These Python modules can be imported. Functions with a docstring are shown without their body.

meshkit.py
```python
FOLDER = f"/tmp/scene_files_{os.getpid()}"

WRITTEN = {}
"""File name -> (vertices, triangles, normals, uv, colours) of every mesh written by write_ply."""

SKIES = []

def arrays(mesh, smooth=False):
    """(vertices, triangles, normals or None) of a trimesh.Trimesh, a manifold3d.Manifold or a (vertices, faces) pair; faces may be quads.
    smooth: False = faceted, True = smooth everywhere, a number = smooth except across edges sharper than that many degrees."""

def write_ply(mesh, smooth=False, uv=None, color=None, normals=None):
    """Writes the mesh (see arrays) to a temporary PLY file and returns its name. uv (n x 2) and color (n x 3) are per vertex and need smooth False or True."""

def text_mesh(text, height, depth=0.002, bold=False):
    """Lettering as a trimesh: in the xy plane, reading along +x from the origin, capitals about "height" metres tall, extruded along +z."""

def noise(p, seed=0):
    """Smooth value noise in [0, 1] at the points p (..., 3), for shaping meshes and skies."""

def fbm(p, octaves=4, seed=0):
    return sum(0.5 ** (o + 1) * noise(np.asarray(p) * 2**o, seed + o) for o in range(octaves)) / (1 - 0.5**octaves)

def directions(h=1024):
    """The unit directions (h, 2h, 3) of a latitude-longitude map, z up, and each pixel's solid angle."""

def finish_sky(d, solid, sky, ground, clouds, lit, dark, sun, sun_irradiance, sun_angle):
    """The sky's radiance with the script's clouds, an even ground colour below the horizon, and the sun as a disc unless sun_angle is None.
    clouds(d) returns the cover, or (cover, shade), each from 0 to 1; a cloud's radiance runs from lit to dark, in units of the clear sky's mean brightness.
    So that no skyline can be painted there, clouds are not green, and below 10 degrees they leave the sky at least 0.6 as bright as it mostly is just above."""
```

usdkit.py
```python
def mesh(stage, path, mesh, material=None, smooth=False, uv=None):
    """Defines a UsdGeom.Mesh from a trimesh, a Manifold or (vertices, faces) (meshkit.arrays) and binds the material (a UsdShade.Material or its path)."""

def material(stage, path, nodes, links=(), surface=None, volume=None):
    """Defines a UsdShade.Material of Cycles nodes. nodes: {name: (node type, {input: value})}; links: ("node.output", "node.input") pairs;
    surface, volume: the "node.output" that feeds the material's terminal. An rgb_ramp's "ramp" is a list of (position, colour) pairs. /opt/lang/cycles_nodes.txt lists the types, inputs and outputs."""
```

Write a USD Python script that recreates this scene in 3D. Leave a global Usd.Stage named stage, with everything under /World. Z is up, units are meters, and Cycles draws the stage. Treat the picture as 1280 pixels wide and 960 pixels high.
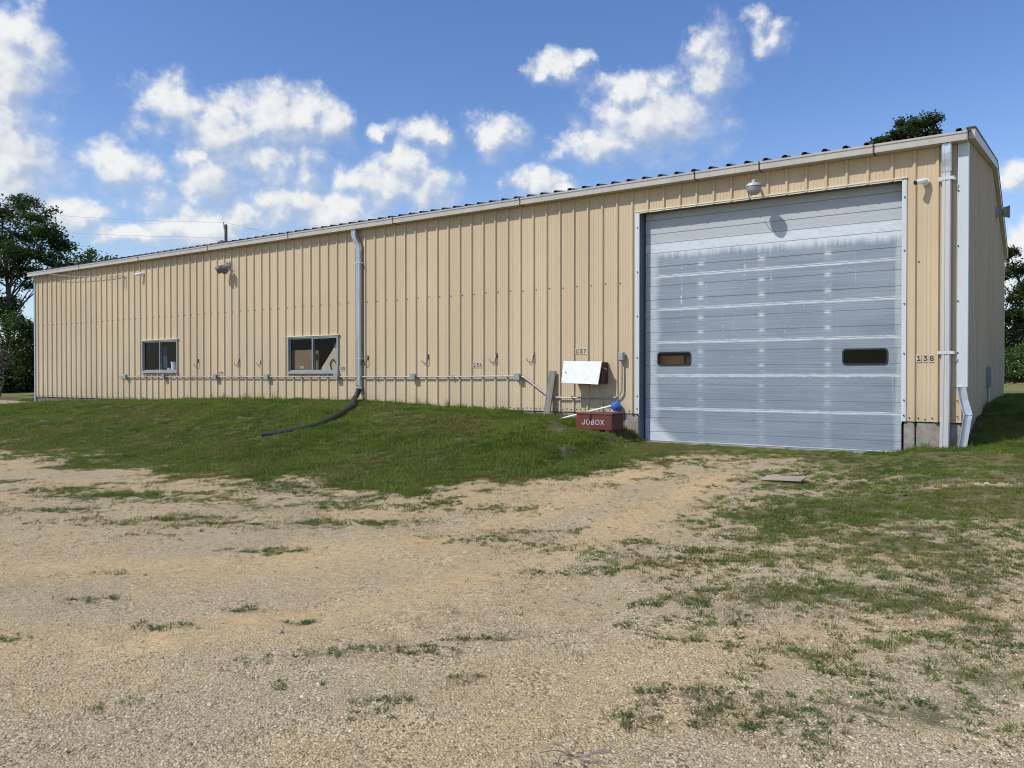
import math
import numpy as np
import trimesh
import usdkit
import meshkit
from meshkit import fbm, noise
from pxr import Gf, Sdf, Usd, UsdGeom, UsdLux, UsdShade, Vt
from shapely.geometry import Polygon, box as sbox
from shapely.ops import unary_union

stage = Usd.Stage.CreateInMemory()
UsdGeom.SetStageUpAxis(stage, UsdGeom.Tokens.z)
UsdGeom.SetStageMetersPerUnit(stage, 1.0)
world = UsdGeom.Xform.Define(stage, "/World")
stage.SetDefaultPrim(world.GetPrim())
UsdGeom.Scope.Define(stage, "/World/Looks")

# ------------------------------------------------------------------ camera
CAM = np.array([0.91, -13.127, 1.6])
PITCH = -math.atan(9 / 982)
FWD = np.array([-0.5581 * math.cos(PITCH), 0.8298 * math.cos(PITCH), math.sin(PITCH)])
FWD /= np.linalg.norm(FWD)
RIGHT = np.cross(FWD, [0, 0, 1]); RIGHT /= np.linalg.norm(RIGHT)
UP = np.cross(RIGHT, FWD)
EXPOSURE = 0.0
cam = UsdGeom.Camera.Define(stage, "/World/camera")
m4 = Gf.Matrix4d(*RIGHT, 0, *UP, 0, *(-FWD), 0, *CAM, 1)
cam.AddTransformOp().Set(m4)
cam.CreateHorizontalApertureAttr(36.0)
cam.CreateVerticalApertureAttr(27.0)
cam.CreateFocalLengthAttr(36.0 * 982 / 1280)
cam.CreateExposureAttr(EXPOSURE)
cam.CreateClippingRangeAttr(Gf.Vec2f(0.05, 5000))

# ------------------------------------------------------------------ node graph helper
class Ref(str):
    pass

class NG:
    def __init__(self):
        self.nodes, self.links = {}, []
    def n(self, kind, out, **kw):
        name = f"n{len(self.nodes)}"
        vals = {}
        for k, v in kw.items():
            if isinstance(v, Ref):
                self.links.append((str(v), f"{name}.{k}"))
            else:
                vals[k] = v
        self.nodes[name] = (kind, vals)
        return Ref(f"{name}.{out}")
    def math(self, op, a, b=0.0, c=0.0, clamp=False):
        return self.n("math", "value", math_type=op, value1=a, value2=b, value3=c, use_clamp=clamp)
    def mix(self, fac, a, b, t="mix"):
        return self.n("mix", "color", mix_type=t, fac=fac, color1=a, color2=b)
    def noise(self, vec, scale, detail=2.0, rough=0.5, out="fac", **kw):
        return self.n("noise_texture", out, vector=vec, scale=scale, detail=detail, roughness=rough, **kw)
    def ramp(self, fac, stops, out="color"):
        return self.n("rgb_ramp", out, ramp=stops, fac=fac)
    def rng(self, v, a, b, lo=0.0, hi=1.0, smooth=True):
        return self.n("map_range", "result", range_type="smoothstep" if smooth else "linear", value=v, from_min=a, from_max=b, to_min=lo, to_max=hi, clamp=True)
    def pos(self):
        return self.n("geometry", "position")
    def obj(self):
        return self.n("texture_coordinate", "object")
    def scale(self, vec, s, loc=(0, 0, 0), rot=(0, 0, 0)):
        return self.n("mapping", "vector", mapping_type="point", vector=vec, scale=s, location=loc, rotation=rot)
    def bump(self, h, strength=0.5, dist=0.01, **kw):
        return self.n("bump", "normal", height=h, strength=strength, distance=dist, **kw)
    def bsdf(self, **kw):
        return self.n("principled_bsdf", "BSDF", **kw)
    def make(self, name, surface=None, volume=None):
        return usdkit.material(stage, f"/World/Looks/{name}", self.nodes, self.links, surface=surface, volume=volume)

# ------------------------------------------------------------------ sky, clouds and sun
SUN_AZ, SUN_EL = math.radians(30), math.radians(47)
SUN = np.array([-math.sin(SUN_AZ) * math.cos(SUN_EL), -math.cos(SUN_AZ) * math.cos(SUN_EL), math.sin(SUN_EL)])
SKY_STRENGTH, SUN_INTENSITY = 0.10, 1.0
# cumulus heaps: azimuth, elevation, half width, half height (degrees), faintness
CLOUDS = [(-66.6, 18.6, 2.3, 2.3, 0), (-66.4, 15.8, 2.0, 2.2, 0), (-66.2, 13.2, 2.4, 2.0, 0), (-66.3, 20.0, 2.0, 1.7, 0), (-66.5, 17.2, 1.9, 2.0, 0), (-66.3, 14.5, 1.7, 2.3, 0), (-65.7, 12.0, 2.1, 1.9, 0), (-64.4, 10.4, 2.6, 1.2, 0.35), (-69.3, 16.2, 2.7, 5.2, 0),
          (-56.9, 17.2, 2.2, 1.8, 0), (-54.3, 16.2, 2.8, 1.9, 0.1), (-51.1, 17.3, 2.5, 1.9, 0), (-48.8, 17.5, 2.4, 1.7, 0), (-46.8, 17.1, 1.4, 1.1, 0.2), (-51.9, 14.7, 4.2, 1.8, 0.45),
          (-54.8, 13.1, 1.5, 2.0, 0.1), (-55.6, 14.6, 1.1, 0.9, 0.2), (-60.3, 13.3, 1.9, 1.3, 0), (-58.5, 11.8, 2.2, 1.4, 0.55), (-62.5, 10.3, 1.5, 0.8, 0.4), (-59.9, 8.9, 2.4, 0.7, 0.5),
          (-41.6, 15.0, 1.9, 1.8, 0), (-39.7, 16.8, 1.4, 1.0, 0), (-43.6, 17.0, 0.8, 0.6, 0.2), (-42.9, 13.2, 3.5, 1.5, 0), (-39.7, 13.3, 2.1, 1.5, 0.15), (-48.4, 14.5, 1.5, 1.6, 0.3),
          (-49.3, 11.6, 3.0, 1.6, 0), (-46.3, 11.3, 3.3, 1.5, 0), (-55.3, 9.8, 3.1, 1.4, 0), (-53.0, 10.7, 2.1, 1.1, 0.3), (-35.0, 17.1, 1.9, 1.3, 0.2), (-31.0, 21.3, 2.3, 0.8, 0.62),
          (-28.7, 21.8, 0.8, 0.5, 0.6), (-24.7, 17.6, 3.7, 2.4, 0), (-21.9, 17.7, 2.6, 2.4, 0.05), (-26.7, 16.4, 3.4, 1.4, 0.25), (-25.6, 19.7, 1.6, 1.1, 0.1), (-19.6, 20.8, 1.9, 2.3, 0.4),
          (-20.5, 22.1, 1.3, 1.1, 0.45), (-16.7, 23.4, 0.8, 1.0, 0.72), (-15.7, 22.2, 1.4, 0.8, 0.66), (-31.7, 13.7, 2.0, 1.2, 0.05), (-30.4, 13.2, 1.2, 0.8, 0.2), (-1.3, 11.7, 1.1, 0.9, 0.25),
          (-0.5, 7.5, 1.3, 2.2, 0.2)]

def build_sky():
    g = NG()
    d = g.n("texture_coordinate", "generated")
    sky = g.n("sky_texture", "color", sky_type="single_scattering", sun_disc=False, sun_elevation=SUN_EL, sun_rotation=math.atan2(SUN[0], SUN[1]), altitude=200.0, air_density=1.0, aerosol_density=0.6, ozone_density=1.6)
    sky = g.n("hsv", "color", hue=0.512, saturation=1.22, value=1.62, fac=1.0, color=sky)
    sep = g.n("separate_xyz", "x", vector=d); sn = sep.split(".")[0]
    x, y, z = Ref(sn + ".x"), Ref(sn + ".y"), Ref(sn + ".z")
    az = g.math("multiply", g.math("arctan2", x, y), 180 / math.pi)
    el = g.math("multiply", g.math("arcsine", z), 180 / math.pi)
    uv = g.n("combine_xyz", "vector", x=az, y=el, z=1.0)
    # billows: warp the plane before measuring the heaps
    w1 = g.n("noise_texture", "color", vector=uv, scale=0.42, detail=5.0, roughness=0.55)
    off = g.scale(g.mix(1.0, w1, (0.5, 0.5, 0.5), "subtract"), (3.0, 2.4, 0.0))
    wuv = g.mix(1.0, uv, off, "add")
    def heaps(vec):
        least = None
        for ca, ce, ra, re, faint in CLOUDS:
            ra, re = ra * 1.18, re * 1.18
            v = g.scale(vec, (1 / ra, 1 / re, faint), (-ca / ra, -ce / re, 0.0))
            ln = g.n("vector_math", "value", math_type="length", vector1=v)
            least = ln if least is None else g.n("math", "value", math_type="smoothmin", value1=least, value2=ln, value3=0.25)
        return least
    # scattered heaps of the same kind all around, outside the part of the sky measured above
    far = g.noise(g.scale(uv, (0.075, 0.15, 0.0)), 1.0, 3.0, 0.55)
    inside = g.math("multiply", g.math("multiply", g.rng(az, -76, -70), g.rng(az, 6, 1)), g.rng(el, 30, 25))
    far = g.math("add", g.rng(far, 0.52, 0.70, 1.8, 0.5), g.math("multiply", inside, 3.0))
    far = g.math("add", far, g.rng(el, 8, 1, 0.0, 0.5))
    n1 = g.noise(uv, 0.5, 6.0, 0.52)
    n2 = g.noise(uv, 2.2, 5.0, 0.55)
    def density(vec, noise_):
        d_ = g.math("subtract", 1.34, g.math("minimum", heaps(vec), far))
        return g.math("add", d_, g.math("multiply", g.math("subtract", noise_, 0.5), 1.5))
    d0 = density(wuv, n1)
    dens = g.math("add", d0, g.math("multiply", g.math("subtract", n2, 0.5), 0.26))
    # the side turned to the sun is white, folds and undersides are grey-blue
    step = (-0.45, 0.75, 0.0)
    n3 = g.noise(g.scale(uv, (1, 1, 1), step), 0.5, 6.0, 0.52)
    d1 = density(g.scale(wuv, (1, 1, 1), step), n3)
    lit = g.math("multiply", g.math("subtract", d0, d1), 1.05)
    crisp = g.rng(lit, -0.15, 0.5, 0.66, 1.3)
    puff = g.math("multiply", g.math("subtract", g.noise(uv, 3.4, 5.0, 0.6), 0.5), g.rng(lit, 0.0, 0.4, 0.04, 0.32))
    cover = g.rng(g.math("multiply", g.math("add", dens, puff), crisp), -0.06, 0.98)
    shade = g.math("add", g.math("add", 0.52, lit), g.math("multiply", g.math("subtract", n2, 0.5), 0.35))
    shade = g.n("clamp", "result", value=shade, min=0.12, max=1.0)
    ccol = g.mix(shade, (4.4, 5.2, 6.6), (9.0, 9.1, 9.1))
    haze = g.rng(el, 19, 1, 0.0, 0.42)
    sky = g.mix(haze, sky, (4.8, 6.3, 8.6))
    col = g.mix(g.math("multiply", cover, 0.97), sky, ccol)
    bg = g.n("background_shader", "background", color=col, strength=SKY_STRENGTH)
    return g.make("sky_look", surface=bg)

sky_mat = build_sky()
dome = UsdLux.DomeLight.Define(stage, "/World/sky")
UsdShade.MaterialBindingAPI.Apply(dome.GetPrim()).Bind(sky_mat)
dome.GetPrim().SetCustomDataByKey("kind", "structure")
sun = UsdLux.DistantLight.Define(stage, "/World/sun")
sun.CreateIntensityAttr(SUN_INTENSITY)
sun.CreateAngleAttr(1.0)
sun.CreateNormalizeAttr(True)
sun.CreateColorAttr(Gf.Vec3f(1.0, 0.95, 0.87))
zax = SUN; xax = np.cross([0, 0, 1], zax); xax /= np.linalg.norm(xax); yax = np.cross(zax, xax)
sun.AddTransformOp().Set(Gf.Matrix4d(*xax, 0, *yax, 0, *zax, 0, 0, 0, 30, 1))

# ------------------------------------------------------------------ object helpers
COUNT = {}
def numbered(parent, name):
    k = COUNT.get((parent, name), 0)
    COUNT[(parent, name)] = k + 1
    return f"{parent}/{name}" if k == 0 else f"{parent}/{name}_{k:03d}"

class Thing:
    def __init__(self, path, loc):
        self.path, self.loc = path, np.asarray(loc, float)

def keys(prim, label=None, cat=None, group=None, kind=None):
    for k, v in (("label", label), ("category", cat), ("group", group), ("kind", kind)):
        if v:
            prim.SetCustomDataByKey(k, v)

def thing(name, label, cat, loc=(0, 0, 0), group=None):
    path = numbered("/World", name)
    x = UsdGeom.Xform.Define(stage, path)
    x.AddTranslateOp().Set(Gf.Vec3d(*map(float, loc)))
    keys(x.GetPrim(), label, cat, group)
    return Thing(path, loc)

def copy_thing(src, name, label, cat, loc, rot=None, group=None):
    path = numbered("/World", name)
    x = UsdGeom.Xform.Define(stage, path)
    x.AddTranslateOp().Set(Gf.Vec3d(*map(float, loc)))
    if rot is not None:
        x.AddRotateZOp().Set(float(rot))
    x.GetPrim().GetReferences().AddInternalReference(src.path)
    x.GetPrim().SetInstanceable(True)
    keys(x.GetPrim(), label, cat, group)
    return Thing(path, loc)

def part(parent, name, mesh, mat, smooth=False, label=None, kind=None):
    """A mesh given in world coordinates, put under its thing or part."""
    path = numbered(parent.path, name)
    if isinstance(mesh, (tuple, list)):
        v, f = mesh
    else:
        v, f = np.array(mesh.vertices), np.array(mesh.faces)
    m = usdkit.mesh(stage, path, (np.asarray(v, float) - parent.loc, f), mat, smooth=smooth)
    keys(m.GetPrim(), label, None, None, kind)
    return Thing(path, parent.loc)

def solo(name, mesh, mat, label=None, cat=None, smooth=False, kind=None, group=None):
    path = numbered("/World", name)
    m = usdkit.mesh(stage, path, mesh, mat, smooth=smooth)
    keys(m.GetPrim(), label, cat, group, kind)
    return m

def cat_(ms):
    return trimesh.util.concatenate([m for m in ms if m is not None])

def box(x0, x1, y0, y1, z0, z1, bev=0.0):
    x0, x1 = min(x0, x1), max(x0, x1); y0, y1 = min(y0, y1), max(y0, y1); z0, z1 = min(z0, z1), max(z0, z1)
    if bev <= 0:
        return trimesh.creation.box(bounds=[(x0, y0, z0), (x1, y1, z1)])
    pts = []
    for a, b, c in np.ndindex(2, 2, 2):
        p = np.array([(x0, x1)[a], (y0, y1)[b], (z0, z1)[c]])
        s = np.array([1 - 2 * a, 1 - 2 * b, 1 - 2 * c])
        for k in range(3):
            q = p + s * bev; q[k] = p[k]
            pts.append(q)
    return trimesh.convex.convex_hull(np.array(pts))

def sweep(path, prof, cap=True, up=(0, 0, 1), scales=None, closed=True):
    """Sweeps the outline prof (k x 2) along path; first axis lies across `up`, second along it."""
    P = np.asarray(path, float); prof = np.asarray(prof, float); k = len(prof)
    T = np.gradient(P, axis=0) if len(P) > 2 else np.repeat([P[1] - P[0]], 2, 0)
    if len(P) > 2:
        T[0], T[-1] = P[1] - P[0], P[-1] - P[-2]
    T /= np.linalg.norm(T, axis=1, keepdims=True)
    u = np.asarray(up, float)
    a = np.cross(T[0], u)
    if np.linalg.norm(a) < 1e-3:
        a = np.cross(T[0], [0, 1.0, 0.3])
    a /= np.linalg.norm(a)
    V = []
    for i, (p, t) in enumerate(zip(P, T)):
        a = a - t * (a @ t); a /= np.linalg.norm(a)
        b = np.cross(a, t)
        s = 1.0 if scales is None else scales[i]
        V.append(p + s * (prof[:, :1] * a + prof[:, 1:] * b))
    V = np.vstack(V); F = []
    for i in range(len(P) - 1):
        for j in range(k if closed else k - 1):
            q = (j + 1) % k
            F += [(i * k + j, i * k + q, (i + 1) * k + q), (i * k + j, (i + 1) * k + q, (i + 1) * k + j)]
    if cap and closed:
        n = len(V); V = np.vstack([V, P[0], P[-1]]); e = (len(P) - 1) * k
        for j in range(k):
            q = (j + 1) % k
            F += [(n, q, j), (n + 1, e + j, e + q)]
    return trimesh.Trimesh(V, F, process=False)

def circ(r, n=10):
    t = np.arange(n) / n * 2 * np.pi
    return np.stack([np.cos(t), np.sin(t)], 1) * r

def rect(w, h):
    return np.array([(-w / 2, -h / 2), (w / 2, -h / 2), (w / 2, h / 2), (-w / 2, h / 2)])

def tube(path, r, n=8, scales=None):
    return sweep(path, circ(r, n), scales=scales)

def smooth_path(pts, n=6):
    P = np.asarray(pts, float); out = []
    Q = np.vstack([2 * P[0] - P[1], P, 2 * P[-1] - P[-2]])
    for i in range(1, len(Q) - 2):
        for t in np.linspace(0, 1, n, endpoint=False):
            p0, p1, p2, p3 = Q[i - 1:i + 3]
            out.append(0.5 * (2 * p1 + (p2 - p0) * t + (2 * p0 - 5 * p1 + 4 * p2 - p3) * t * t + (3 * p1 - p0 - 3 * p2 + p3) * t ** 3))
    return np.array(out + [P[-1]])

def extrude_x(poly, x0, x1):
    """A (y, z) outline drawn out from x0 to x1."""
    m = trimesh.creation.extrude_polygon(Polygon(poly), x1 - x0, engine="earcut")
    v = m.vertices
    m.vertices = np.stack([v[:, 2] + x0, v[:, 0], v[:, 1]], 1)
    return m

def lathe(prof, at, n=20, axis="z"):
    m = trimesh.creation.revolve(np.asarray(prof, float), sections=n)
    if axis == "y":
        v = m.vertices; m.vertices = np.stack([v[:, 0], v[:, 2], v[:, 1]], 1); m.invert()
    if axis == "x":
        v = m.vertices; m.vertices = np.stack([v[:, 2], v[:, 0], v[:, 1]], 1)
    m.apply_translation(at)
    return m

# ------------------------------------------------------------------ materials
def mat_painted(name, c, rough=0.45, metallic=0.0, vary=0.06, stain=None, stain_amt=0.0, scale=3.0, bump=0.0, streak=False):
    g = NG(); p = g.pos()
    q = g.scale(p, (1, 1, 0.12)) if streak else p
    n = g.noise(q, scale, 5.0, 0.6)
    lo, hi = tuple(x * (1 - vary) for x in c), tuple(min(1, x * (1 + vary)) for x in c)
    col = g.mix(g.rng(n, 0.3, 0.7), lo, hi)
    if stain is not None:
        s = g.noise(g.scale(p, (6, 6, 0.9) if streak else (1, 1, 1)), 2.2 if streak else scale * 2.3, 6.0, 0.65)
        col = g.mix(g.rng(s, 0.52, 0.72, 0.0, stain_amt), col, stain)
    kw = {}
    if bump:
        kw["normal"] = g.bump(g.noise(p, 60.0, 4.0), bump, 0.004)
    r = g.rng(n, 0.3, 0.7, max(0.05, rough - 0.07), min(1, rough + 0.07))
    return g.make(name, g.bsdf(base_color=col, roughness=r, metallic=metallic, **kw))

def mat_wall(name):
    g = NG(); p = g.pos()
    n = g.noise(p, 0.35, 4.0, 0.55)
    n2 = g.noise(g.scale(p, (5, 5, 0.25)), 1.0, 5.0, 0.6)
    col = g.mix(g.rng(n, 0.3, 0.7), (0.483, 0.391, 0.258), (0.528, 0.431, 0.288))
    col = g.mix(g.rng(n2, 0.45, 0.75, 0, 0.16), col, (0.40, 0.33, 0.22))
    tone = g.n("object_info", "random")
    col = g.mix(1.0, col, g.mix(tone, (0.955, 0.955, 0.96), (1.035, 1.03, 1.02)), "multiply")
    spot = g.noise(p, 14.0, 6.0, 0.7)
    col = g.mix(g.rng(spot, 0.64, 0.74, 0, 0.35), col, (0.36, 0.27, 0.16))
    z = Ref(g.n("separate_xyz", "z", vector=p))
    splash = g.math("multiply", g.rng(z, 1.35, 0.92), g.rng(g.noise(p, 3.0, 6.0, 0.65), 0.38, 0.62))
    col = g.mix(g.math("multiply", splash, 0.32), col, (0.30, 0.25, 0.17))
    h = g.noise(g.scale(p, (2.2, 2.2, 0.8)), 1.0, 3.0)
    nm = g.bump(h, 0.5, 0.03)
    return g.make(name, g.bsdf(base_color=col, roughness=g.rng(n2, 0.3, 0.7, 0.50, 0.62), specular_ior_level=0.18, normal=nm))

M = {}
M["wall"] = mat_wall("tan_sheet_metal")
M["gutter"] = mat_painted("gutter_paint", (0.40, 0.38, 0.335), 0.4, stain=(0.33, 0.27, 0.2), stain_amt=0.5, streak=True)
M["white"] = mat_painted("white_trim", (0.50, 0.55, 0.58), 0.4, stain=(0.5, 0.47, 0.42), stain_amt=0.45, streak=True)
M["lefttrim"] = mat_painted("faded_blue_trim", (0.28, 0.33, 0.37), 0.5, vary=0.1)
M["cream"] = mat_painted("cream_trim", (0.66, 0.60, 0.47), 0.42, stain=(0.45, 0.38, 0.28), stain_amt=0.3, streak=True)
M["jamb"] = mat_painted("jamb_steel", (0.075, 0.10, 0.115), 0.55, stain=(0.16, 0.17, 0.17), stain_amt=0.6, streak=True)
M["galv"] = mat_painted("galvanised", (0.52, 0.55, 0.58), 0.34, 0.75, vary=0.12, stain=(0.34, 0.36, 0.38), stain_amt=0.6, streak=True)
M["whitedown"] = mat_painted("worn_white_downspout", (0.46, 0.47, 0.47), 0.42, stain=(0.36, 0.38, 0.41), stain_amt=0.8, streak=True)
M["conduit"] = mat_painted("conduit_metal", (0.33, 0.325, 0.30), 0.5, 0.35, vary=0.1)
M["boxgrey"] = mat_painted("grey_outlet_cover", (0.27, 0.29, 0.29), 0.5, 0.2, vary=0.15)
M["roof"] = mat_painted("roof_sheet", (0.16, 0.155, 0.15), 0.55, 0.1, vary=0.12)
M["rake"] = mat_painted("rake_trim_paint", (0.50, 0.43, 0.34), 0.45, vary=0.06)
M["darktrim"] = mat_painted("brown_trim_paint", (0.05, 0.046, 0.042), 0.5)
M["screw"] = mat_painted("screw_head", (0.06, 0.05, 0.04), 0.5, 0.3)
M["alu"] = mat_painted("window_aluminium", (0.30, 0.315, 0.325), 0.45, 0.4, vary=0.08)
M["rust"] = mat_painted("rust_brown_steel", (0.07, 0.024, 0.016), 0.72, stain=(0.06, 0.022, 0.016), stain_amt=0.8, bump=0.3, vary=0.2)
M["redbox"] = mat_painted("weathered_red_paint", (0.115, 0.024, 0.017), 0.7, stain=(0.05, 0.02, 0.012), stain_amt=0.8, vary=0.2, streak=True, bump=0.15)
M["redtop"] = mat_painted("faded_red_lid", (0.12, 0.045, 0.034), 0.6, stain=(0.06, 0.03, 0.02), stain_amt=0.6, vary=0.18, bump=0.15)
M["lid"] = mat_painted("chalky_white_lid", (0.76, 0.79, 0.81), 0.5, vary=0.05, stain=(0.56, 0.58, 0.58), stain_amt=0.7, scale=5.0)
M["blue"] = mat_painted("blue_plastic", (0.025, 0.105, 0.42), 0.4, vary=0.1)
M["whitepipe"] = mat_painted("white_plastic_pipe", (0.70, 0.68, 0.62), 0.45, stain=(0.42, 0.37, 0.28), stain_amt=0.5)
M["black"] = mat_painted("black_plastic", (0.011, 0.0115, 0.012), 0.6, vary=0.2)
M["decal"] = mat_painted("black_decal", (0.012, 0.012, 0.013), 0.5)
M["plate"] = mat_painted("pale_sticker", (0.52, 0.45, 0.33), 0.5)
M["palestone"] = mat_painted("pale_stone", (0.50, 0.46, 0.38), 0.85, vary=0.2, scale=30.0)
M["weld"] = mat_painted("white_lettering", (0.55, 0.51, 0.49), 0.5)
M["lampgrey"] = mat_painted("lamp_housing", (0.44, 0.43, 0.42), 0.5, 0.2)
M["darklamp"] = mat_painted("weathered_lamp_metal", (0.13, 0.135, 0.13), 0.5, 0.3, vary=0.25, scale=20.0)
M["camwhite"] = mat_painted("camera_white", (0.75, 0.74, 0.72), 0.4)
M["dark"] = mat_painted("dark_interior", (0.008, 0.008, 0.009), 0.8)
M["hook"] = mat_painted("dark_hook_steel", (0.10, 0.095, 0.085), 0.5, 0.4)
M["slab"] = mat_painted("floor_concrete", (0.09, 0.085, 0.08), 0.9)
M["cardboard"] = mat_painted("cardboard_brown", (0.30, 0.205, 0.125), 0.85, vary=0.12)
M["plywood"] = mat_painted("orange_plywood", (0.48, 0.22, 0.095), 0.8, vary=0.18)
M["canvas"] = mat_painted("cream_canvas", (0.50, 0.42, 0.31), 0.9, vary=0.1)
M["denim"] = mat_painted("dark_blue_cloth", (0.03, 0.06, 0.12), 0.9, vary=0.2)

def mat_concrete(name, c):
    g = NG(); p = g.pos()
    n = g.noise(p, 6.0, 8.0, 0.7)
    v = g.n("voronoi_texture", "distance", vector=p, scale=26.0)
    col = g.mix(g.rng(n, 0.3, 0.7), tuple(x * 0.72 for x in c), tuple(x * 1.2 for x in c))
    col = g.mix(g.rng(g.noise(p, 2.2, 5.0, 0.6), 0.5, 0.7, 0, 0.5), col, (0.17, 0.135, 0.10))
    h = g.math("add", g.math("multiply", n, 0.7), g.math("multiply", v, 0.3))
    return g.make(name, g.bsdf(base_color=col, roughness=0.92, normal=g.bump(h, 0.8, 0.012)))
M["concrete"] = mat_concrete("foundation_concrete", (0.27, 0.245, 0.215))
M["dirtyconcrete"] = mat_concrete("stained_foundation", (0.13, 0.115, 0.095))

def mat_wood(name, c, along=(1, 1, 0.05), s=14.0):
    g = NG(); p = g.pos()
    q = g.scale(p, along)
    n = g.noise(q, s, 6.0, 0.65)
    n2 = g.noise(q, s * 4, 3.0, 0.6)
    col = g.mix(g.rng(n, 0.3, 0.7), tuple(x * 0.62 for x in c), tuple(x * 1.22 for x in c))
    col = g.mix(g.rng(n2, 0.55, 0.7, 0, 0.5), col, tuple(x * 0.4 for x in c))
    return g.make(name, g.bsdf(base_color=col, roughness=0.88, normal=g.bump(n2, 0.5, 0.006)))
M["oldwood"] = mat_wood("grey_weathered_wood", (0.215, 0.20, 0.175))
M["paleboard"] = mat_wood("pale_weathered_board", (0.34, 0.285, 0.225), (0.12, 1, 1))
M["pole"] = mat_wood("pole_wood", (0.115, 0.10, 0.085))

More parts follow.
